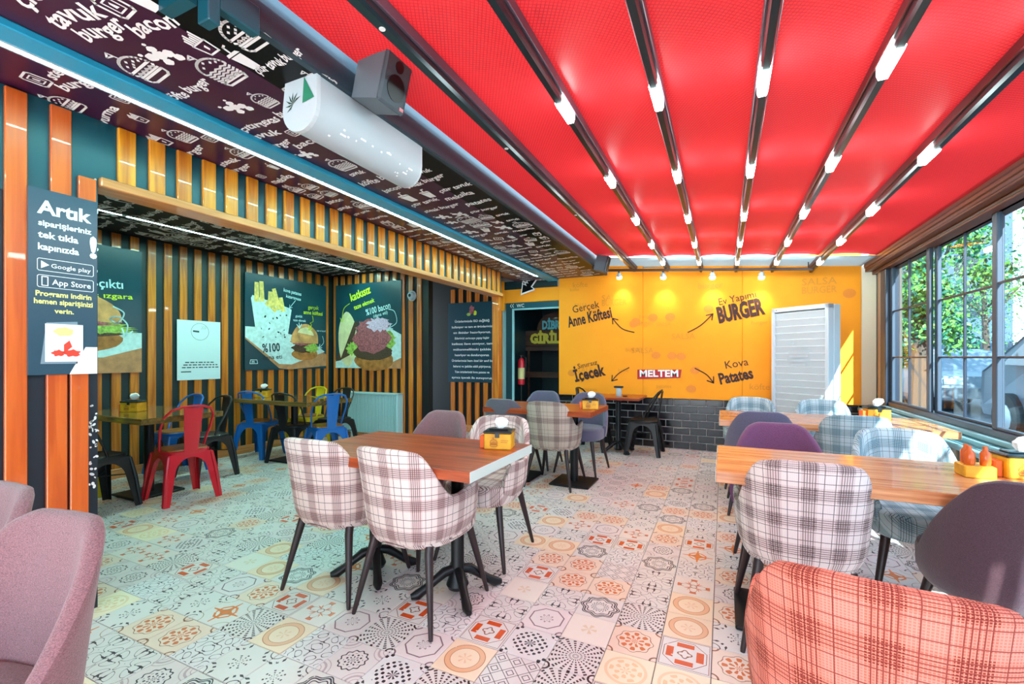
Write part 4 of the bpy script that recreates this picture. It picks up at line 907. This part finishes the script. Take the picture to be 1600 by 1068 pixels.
# ---------------------------------------------------------------- steel cafe chair
def steel_chair(label, m, pad, braces):
    t = thing('metal_chair', label, 'chair'); H = .44
    mb = MB(); K = 28; V = []; n_ = 4
    pl = lambda ph, r: (r*math.copysign(abs(math.cos(ph))**(2/n_), math.cos(ph)), r*math.copysign(abs(math.sin(ph))**(2/n_), math.sin(ph)))
    prof = [(.172, H-.035), (.176, H-.01), (.176, H), (.168, H+.006), (.15, H), (.02, H-.003)]
    for r, z in prof:
        for k in range(K): q = pl(2*PI*k/K, r); V.append((q[0], q[1], z))
    F = [(i*K+k, i*K+(k+1) % K, (i+1)*K+(k+1) % K, (i+1)*K+k) for i in range(len(prof)-1) for k in range(K)]; F.append(tuple((len(prof)-1)*K+k for k in range(K)))
    mb.add(V, F); mb.build('seat', m, t, smooth=True)
    if pad:
        mb = MB(); V = []; prof = [(.16, H), (.163, H+.008), (.158, H+.018), (.03, H+.02)]
        for r, z in prof:
            for k in range(K): q = pl(2*PI*k/K, r); V.append((q[0], q[1], z))
        F = [(i*K+k, i*K+(k+1) % K, (i+1)*K+(k+1) % K, (i+1)*K+k) for i in range(len(prof)-1) for k in range(K)]; F.append(tuple((len(prof)-1)*K+k for k in range(K)))
        mb.add(V, F); mb.build('wooden_seat_pad', M_pad, t)
    # skirt: four arched sides
    mb = MB()
    for s_ in range(4):
        R = rot('Z', s_*PI/2)
        def pt(u, z):           # u in -1..1 across, z height: side flares to the floor
            k = (H-.02-z)/(H-.02); w_ = .168+.052*k; return R @ Vector((u*w_, -w_, z))
        pts = []; arch = []
        for k in range(13):
            a = PI*k/12; arch.append((math.cos(a)*.66, .27+.115*math.sin(a)))
        foot = .80
        outer = [pt(1, H-.02), pt(1, .26), pt(1, 0)]; inner = []
        # left/right leg strips and arch web
        top_ = [pt(-1+2*k/12, H-.02) for k in range(13)][::-1]; ar = [pt(u, z) for u, z in arch]
        V = top_+ar; F = [(k, k+1, 13+k+1, 13+k) for k in range(12)]
        o = len(V); V += [pt(1, .27), pt(1, 0), pt(foot, 0), pt(.66, .27)]; F.append((0, 13, o+0)); F.append((o+0, o+3, o+2, o+1))
        o = len(V); V += [pt(-1, .27), pt(-1, 0), pt(-foot, 0), pt(-.66, .27)]; F.append((12, o+0, 25)); F.append((o+1, o+2, o+3, o+0))
        n = len(V); V2 = [R @ ((R.inverted() @ v)+Vector((0, .006, 0))) for v in V]; G = F+[tuple(i+n for i in f[::-1]) for f in F]
        mb.add(V+V2, G)
    mb.build('leg_skirt', m, t)
    for sx_ in (-1, 1):
        for sy_ in (-1, 1):
            mb = MB(); mb.tube([(sx_*.165, sy_*.165, H-.03), (sx_*.19, sy_*.19, .25), (sx_*.216, sy_*.216, .005)], [.014, .016, .014], 8); mb.build('leg', m, t, smooth=True)
    if braces:
        MB().tube([(-.185, -.185, .27), (.185, .185, .27)], .005, 6).tube([(.185, -.185, .262), (-.185, .185, .262)], .005, 6).build('cross_brace', m, t)
    # hoop and splat
    pts = [(-.17, .0, H+.005), (-.182, -.035, .54), (-.195, -.085, .64), (-.19, -.14, .74), (-.15, -.185, .80), (-.08, -.21, .825), (0, -.218, .83)]
    pts += [(-x, y, z) for x, y, z in pts[-2::-1]]
    P = []
    for i in range(len(pts)-1):
        a, b = Vector(pts[i]), Vector(pts[i+1]); P += [a, a.lerp(b, .5)]
    P.append(Vector(pts[-1])); MB().tube(P, .0105, 8).build('back_hoop', m, t, smooth=True)
    mb = MB(); V = []; nz = 8
    for j in range(nz+1):
        k = j/nz; z = H-.01+k*.385; y = -.165-.052*k; w_ = .052+.022*k
        for i in range(5): u = -1+i*.5; V.append((u*w_, y-.012*(1-u*u)*(.3+.7*k), z))
    F = [(j*5+i, j*5+i+1, (j+1)*5+i+1, (j+1)*5+i) for j in range(nz) for i in range(4)]; n = len(V); V += [(x, y-.006, z) for x, y, z in V]; F = [f[::-1] for f in F]+[tuple(q+n for q in f) for f in F]
    for j in range(nz):
        for i in (0, 4): F.append((j*5+i, (j+1)*5+i, (j+1)*5+i+n, j*5+i+n))
    mb.add(V, F); mb.build('back_splat', m, t, smooth=True)
    return t
SP = {}
def cafe(kind, x, y, rz, label):
    m, pad, br = {'red': (M_red, 1, 0), 'blue': (M_blue, 1, 0), 'black': (M_metalk, 0, 1), 'yellow': (M_yel, 1, 1)}[kind]
    if kind not in SP:
        t = steel_chair(label, m, pad, br); SP[kind] = t; t.location = (x, y, 0); t.rotation_euler = (0, 0, rz); t['group'] = 'metal cafe chairs'; return t
    return dup(SP[kind], (x, y, 0), rz, label, 'metal cafe chairs')
cafe('red', -4.36, 2.39, PI/2-.12, 'red metal cafe chair at the left recess table')
cafe('black', -4.68, 1.90, .1, 'black metal chair nearest the pillar, at the near side of the left recess table')
cafe('yellow', -5.26, 1.9, 0, 'yellow metal chair mostly hidden between pillar and black chair')
cafe('blue', -5.42, 2.92, PI, 'blue metal chair behind the left recess table, beside the wall')
cafe('black', -4.93, 2.93, PI-.05, 'black metal chair right behind the red chair')
cafe('blue', -5.33, 3.83, .25, 'blue metal chair at the left of the second recess table, by the wall')
cafe('black', -4.72, 3.84, .1, 'black metal chair in front of the second recess table')
cafe('blue', -4.25, 3.9, PI/2-.4, 'blue metal chair at the right end of the second recess table, before the radiator')
cafe('yellow', -5.2, 4.45, PI, 'yellow metal chair with open hoop behind the second recess table')
cafe('black', -4.7, 4.45, PI, 'black metal chair just behind the blue chair by the radiator')
cafe('black', -.93, 6.06, PI/2, 'black metal chair right of the small table under the yellow wall')
cafe('black', -1.62, 6.06, -PI/2, 'black metal chair left of the small table under the yellow wall')

# ---------------------------------------------------------------- tables
def claw_base(t, x, y, h):
    mb = MB(); mb.lathe([(.05, .03), (.06, .05), (.045, .09), (.035, .12), (.035, h-.04), (.05, h-.03), (.05, h)], 18, Matrix.Translation((x, y, 0))); mb.build('column', M_iron, t, smooth=True)
    MB().bbox(x-.14, x+.14, y-.14, y+.14, h-.008, h).build('mounting_plate', M_iron, t)
    for k in range(4):
        a = PI/4+k*PI/2; c_, s_ = math.cos(a), math.sin(a)
        MB().tube([(x+c_*.02, y+s_*.02, .13), (x+c_*.07, y+s_*.07, .12), (x+c_*.12, y+s_*.12, .085), (x+c_*.17, y+s_*.17, .05), (x+c_*.21, y+s_*.21, .026), (x+c_*.245, y+s_*.245, .02)], [.024, .026, .022, .022, .026, .014], 10).build('claw_foot', M_iron, t, smooth=True)
def plate_base(t, x, y, h):
    MB().bbox(x-.2, x+.2, y-.2, y+.2, .002, .022, .006).build('base_plate', M_iron, t); MB().lathe([(.04, .02), (.04, h)], 18, Matrix.Translation((x, y, 0))).build('column', M_iron, t, smooth=True)
    MB().bbox(x-.14, x+.14, y-.14, y+.14, h-.008, h).build('mounting_plate', M_iron, t)
def table(label, x0, x1, y0, y1, m, bases, kind, zt=.75, th=.05, edge=None):
    t = thing('dining_table', label, 'table', ((x0+x1)/2, (y0+y1)/2, 0)); hx, hy = (x1-x0)/2, (y1-y0)/2
    MB().bbox(-hx, hx, -hy, hy, zt-th, zt, .003).build('tabletop', m, t)
    if edge is not None:
        MB().bbox(hx, hx+.002, -hy, hy, zt-th+.001, zt-.001, .0005).build('edge_band', edge, t); MB().bbox(-hx-.002, -hx, -hy, hy, zt-th+.001, zt-.001, .0005).build('edge_band', edge, t)
    for bx in bases: (claw_base if kind == 'claw' else plate_base)(t, bx-(x0+x1)/2, 0, zt-th)
    return t
M_edge = mat('pale edge band', '#c9d8d2', .4)
table('cherry wood table in the centre with black cast iron claw feet', -2.12, -1.0, 1.70, 2.40, M_top, (-1.84, -1.28), 'claw', edge=M_edge)
table('cherry wood table behind the centre table, on the left side', -2.2, -1.09, 4.0, 4.7, M_top, (-1.35, -1.95), 'plate')
table('cherry wood table by the window in the right foreground', -.03, 1.44, 2.18, 2.83, M_top_sunlit, (.25, 1.05), 'plate', edge=M_edge)
table('farther cherry wood table by the window, near the white cabinet', -.03, 1.44, 4.0, 4.72, M_top_sunlit, (.3, 1.1), 'plate', edge=M_edge)
table('small square table against the black bricks under the yellow wall', -1.58, -.94, 5.68, 6.32, M_top, (-1.26,), 'claw', zt=.74, th=.03)
table('left recess table with glossy walnut top beside the pillar', -5.4, -4.24, 2.02, 2.68, M_topd, (-4.8,), 'plate')
table('second recess table with glossy walnut top, before the fries poster', -5.4, -4.15, 3.54, 4.2, M_topd, (-4.75,), 'plate')

# ---------------------------------------------------------------- napkin boxes
M_nb = mat('yellow napkin box', '#dda11c', .5, var=.25, vscale=14); M_no = mat('orange box side', '#e5641c', .5); M_lid = mat('black lid', '#0e1a1e', .3); M_tis = mat('tissue', '#f4f4f4', .8)
def napkin(label, loc, rz, s_=1):
    t = thing('napkin_box', label, 'napkin box', loc, rz, 'napkin boxes on the tables')
    MB().bbox(-.075*s_, .075*s_, -.06*s_, .06*s_, 0, .085*s_).build('box', M_nb, t)
    MB().bbox(-.105*s_, -.077*s_, -.04*s_, .045*s_, 0, .07*s_).build('side_pocket', M_no, t)
    MB().bbox(-.08*s_, .08*s_, -.065*s_, .065*s_, .085*s_, .10*s_, .006).bbox(-.055*s_, .055*s_, -.035*s_, .035*s_, .10*s_, .108*s_, .004).build('lid', M_lid, t)
    MB().bbox(-.012*s_, .012*s_, -.068*s_, -.0645*s_, .065*s_, .09*s_, .001).build('latch', M_lid, t)
    mb = MB(); K = 14; V = []
    R = random.Random(len(label))
    for j, (r, z) in enumerate(((.012, .106), (.03, .125), (.038, .145), (.026, .162), (.006, .168))):
        for k in range(K): q = r*s_*(1+.25*math.sin(3*2*PI*k/K+j)+R.uniform(-.1, .1)); V.append((q*math.cos(2*PI*k/K)+.004*j*s_, q*.55*math.sin(2*PI*k/K), z*s_+R.uniform(-.003, .003)))
    mb.add(V, [(i*K+k, i*K+(k+1) % K, (i+1)*K+(k+1) % K, (i+1)*K+k) for i in range(4) for k in range(K)]+[tuple(4*K+k for k in range(K))]); mb.build('tissue', M_tis, t, smooth=True)
    p = Print((0, -.0605*s_, 0), (1, 0, 0), (0, 0, 1), .001); icon(p, 'burger', -.02*s_, .035*s_, .04*s_, 0, .09); p.line([(.02*s_, .05*s_), (.06*s_, .05*s_)], .003); p.line([(.02*s_, .04*s_), (.055*s_, .04*s_)], .003)
    p.build('box_print', mat('amber box print', '#b0640c', .5), t)
    return t
nb = [('yellow napkin box with black lid on the centre table', (-1.125, 2.24, .75), .25), ('yellow napkin box on the second left table', (-1.17, 4.3, .75), .2), ('sunlit napkin box on the near window table by the sill', (1.13, 2.62, .75), .1),
      ('sunlit napkin box on the farther window table by the sill', (1.12, 4.55, .75), .1), ('napkin box on the left recess table beside the pillar', (-4.95, 2.3, .75), .5), ('napkin box on the second recess table near the wall', (-5.25, 3.82, .75), .5)]
for l_, lc, rz in nb: napkin(l_, lc, rz)
t = thing('sauce_caddy', 'small white and black sauce holder on the small table under the yellow wall', 'caddy', (-1.24, 5.95, .74))
MB().lathe([(.03, 0), (.035, .01), (.035, .1), (.03, .11)], 16).build('jar', M_whitep, t, smooth=True); MB().bbox(-.06, .055, -.035, .035, .11, .135, .006).build('lid', M_lid, t); MB().lathe([(.03, 0), (.03, .012)], 14, Matrix.Translation((.08, 0, 0))).build('saucer', M_bronzed, t)
M_bottle = mat('amber bottle', '#c85a1c', .2)
t = thing('condiment_tray', 'small tray of orange condiment bottles beside the near window napkin box', 'tray', (.96, 2.55, .75))
MB().bbox(-.05, .05, -.05, .05, 0, .05, .004).build('tray', M_nb, t)
for k, (x, y) in enumerate(((-.025, -.02), (.025, -.02), (-.02, .025))): MB().lathe([(.016, .05), (.018, .06), (.018, .1), (.008, .115), (.008, .13)], 12, Matrix.Translation((x, y, 0))).build('bottle', M_bottle, t, smooth=True)

# ---------------------------------------------------------------- street outside
rd = struct(MB().box(1.75, 40, -12, 40, -.25, -.15).build('ground', mat('street asphalt', '#262d33', .9, spec=.1, var=.2, vscale=.8)))
pv = MB()
for k in range(60): pv.bbox(1.78, 2.9, -10+k*.6, -9.41+k*.6, -.15, -.03, .01)
struct(pv.build('pavement', mat('pavement slab', '#3a4044', .8, var=.15, vscale=3)))['kind'] = 'structure'
def car(label, loc, rz, col, s_=1):
    t = thing('car', label, 'car', loc, rz); t.scale = (s_, s_, s_*1.05); prof = [(-2.15, .35), (-2.2, .6), (-2.1, .88), (-1.2, 1.0), (-.55, 1.48), (.2, 1.56), (1.3, 1.5), (1.95, 1.05), (2.15, .95), (2.2, .45), (2.1, .32)]
    mb = MB(); V = []; sec = [(-.88, .0, .90), (-.9, 0, 1), (.9, 0, 1), (.88, 0, .9)]
    for i, (y, _, _) in enumerate(sec):
        for x, z in prof:
            k = max(0, (z-1.0)/.55); V.append((x*(1 if i in (1, 2) else .985), y*(1-.2*k), z))
    n = len(prof); F = [tuple(range(n)), tuple(3*n+k for k in range(n))[::-1]]+[(i*n+k, (i+1)*n+k, (i+1)*n+(k+1) % n, i*n+(k+1) % n) for i in range(3) for k in range(n)]
    mb.add(V, F); mb.build('body', col, t)
    mg = mat('car glass', '#20303a', .1)
    for sy_ in (-1, 1):
        for poly in ([(-.95, 1.04), (-.5, 1.4), (.15, 1.47), (.15, 1.04)], [(.22, 1.04), (.22, 1.47), (1.2, 1.42), (1.6, 1.06)]):
            MB().prism(poly, lambda u, v, d: Vector((u, sy_*((.9*(1-.2*max(0, (v-1)/.55)))+d), v)), 0, .012).build('side_window', mg, t)
    MB().add([(-1.14, -.8, 1.04), (-.6, -.7, 1.44), (-.6, .7, 1.44), (-1.14, .8, 1.04)], [(0, 1, 2, 3)]).build('windscreen', mg, t)
    for x in (-1.4, 1.4):
        for y in (-.86, .86):
            wl = MB().lathe([(.2, -.1), (.33, -.1), (.34, -.07), (.34, .07), (.33, .1), (.2, .1)], 24, Matrix.Translation((x, y, .33)) @ rot('X', PI/2)).build('wheel', mat('tyre', '#15171a', .8), t)
            MB().lathe([(.03, -.115), (.2, -.108), (.2, .108), (.03, .115)], 12, Matrix.Translation((x, y, .33)) @ rot('X', PI/2)).build('hubcap', mat('hubcap', '#aab2b8', .35, metal=.5), wl)
    for y in (-.65, .65): MB().bbox(-2.2, -2.1, y-.18, y+.18, .68, .82).build('headlight', M_whitep, t)
    return t
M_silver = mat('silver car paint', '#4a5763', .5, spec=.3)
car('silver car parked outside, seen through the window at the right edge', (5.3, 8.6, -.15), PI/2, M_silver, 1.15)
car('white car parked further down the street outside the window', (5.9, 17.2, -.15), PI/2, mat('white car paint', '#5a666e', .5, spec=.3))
random.seed(11); M_lf = [mat('leaf green', '#2f7a38', .6), mat('leaf light green', '#5f9a3c', .6), mat('leaf deep green', '#125a40', .6)]
M_bark = mat('bark', '#4a3d34', .9, bump=.8, bscale=20)
def tree(label, x, y, h, r, n, mi):
    t = thing('tree', label, 'tree', (x, y, -.15)); MB().tube([(0, 0, 0), (.05, .05, h*.3), (.0, .1, h*.6), (0, 0, h*.85)], [.16, .13, .09, .04], 8).build('trunk', M_bark, t, smooth=True)
    for q in range(4): a = q*1.6; MB().tube([(0, .05, h*.4+q*.2), (math.cos(a)*r*.3, math.sin(a)*r*.3, h*.6), (math.cos(a)*r*.6, math.sin(a)*r*.6, h*.75)], [.06, .04, .02], 6).build('branch', M_bark, t)
    cl = [(random.gauss(0, r*.45), random.gauss(0, r*.45), h*.62+random.gauss(0, h*.17)) for _ in range(22)]
    for part in range(2):
        mb = MB()
        for _ in range(n//2):
            c_ = random.choice(cl); p = Vector((c_[0]+random.gauss(0, r*.2), c_[1]+random.gauss(0, r*.2), c_[2]+random.gauss(0, r*.18)))
            a = Vector([random.uniform(-1, 1) for _ in range(3)]).normalized(); b = a.cross(Vector((random.uniform(-1, 1), random.uniform(-1, 1), .3))).normalized(); L = random.uniform(.03, .065)
            mb.add([p-a*L, p-b*L*.5+a.cross(b)*L*.15, p+a*L, p+b*L*.5], [(0, 1, 2, 3)])
        mb.build('foliage', M_lf[(mi+part) % 3], t, kind='stuff')
tree('leafy tree close outside the nearest window pane', 3.9, 4.6, 4.4, 1.0, 12000, 0)
tree('bright green tree outside, left of the nearest one', 3.2, 10.6, 4.6, .8, 11000, 1)
tree('deep green tree across the street on the right', 12.6, 14.5, 6.0, 2.2, 11000, 2)
tree('green tree far down the street', 12.4, 19.0, 6.0, 2.4, 9000, 0)
tree('distant tree behind the far white car', 10.5, 27.0, 7.0, 3.0, 8000, 1)
fe = thing('street_fence', 'pale metal railing across the street outside the windows', 'fence', (9.0, 0, -.15)); me = None
for k in range(90):
    if me is None: o = MB().box(-.02, .02, -.02, .02, 0, 1.9).build('railing_bar', M_frameg, fe); me = o.data
    else: o = link('railing_bar', me, fe)
    o.location = (0, 2+k*.22, 0)
MB().box(-.03, .03, 1.9, 21.9, 1.7, 1.76).box(-.03, .03, 1.9, 21.9, .25, .31).build('rail', M_frameg, fe)
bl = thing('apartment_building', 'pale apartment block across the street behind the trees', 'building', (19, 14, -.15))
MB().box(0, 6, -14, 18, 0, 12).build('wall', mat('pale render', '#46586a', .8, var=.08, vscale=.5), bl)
for j in range(3):
    for k in range(9):
        f_ = MB().bbox(-.06, 0, -12+k*3.3, -10.6+k*3.3, 1.2+j*3.4, 2.8+j*3.4).build('window', M_frame, bl); MB().box(-.07, -.061, -11.9+k*3.3, -10.7+k*3.3, 1.3+j*3.4, 2.7+j*3.4).build('pane', mat('far glass', '#5a7486', .1), f_)

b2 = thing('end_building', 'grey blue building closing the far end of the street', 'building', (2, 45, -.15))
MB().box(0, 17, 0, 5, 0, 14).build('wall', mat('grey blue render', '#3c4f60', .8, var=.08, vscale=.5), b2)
for j in range(4):
    for k in range(5): MB().bbox(1+k*3.2, 2.4+k*3.2, -.06, 0, 1.2+j*3.2, 2.7+j*3.2).build('window', M_frame, b2)
tree('slim tree at the far end of the pavement', 3.0, 24.0, 6.0, 1.3, 6000, 2)
tree('broad green tree behind the parked silver car, in the rightmost pane', 7.6, 11.4, 6.5, 1.7, 14000, 0)
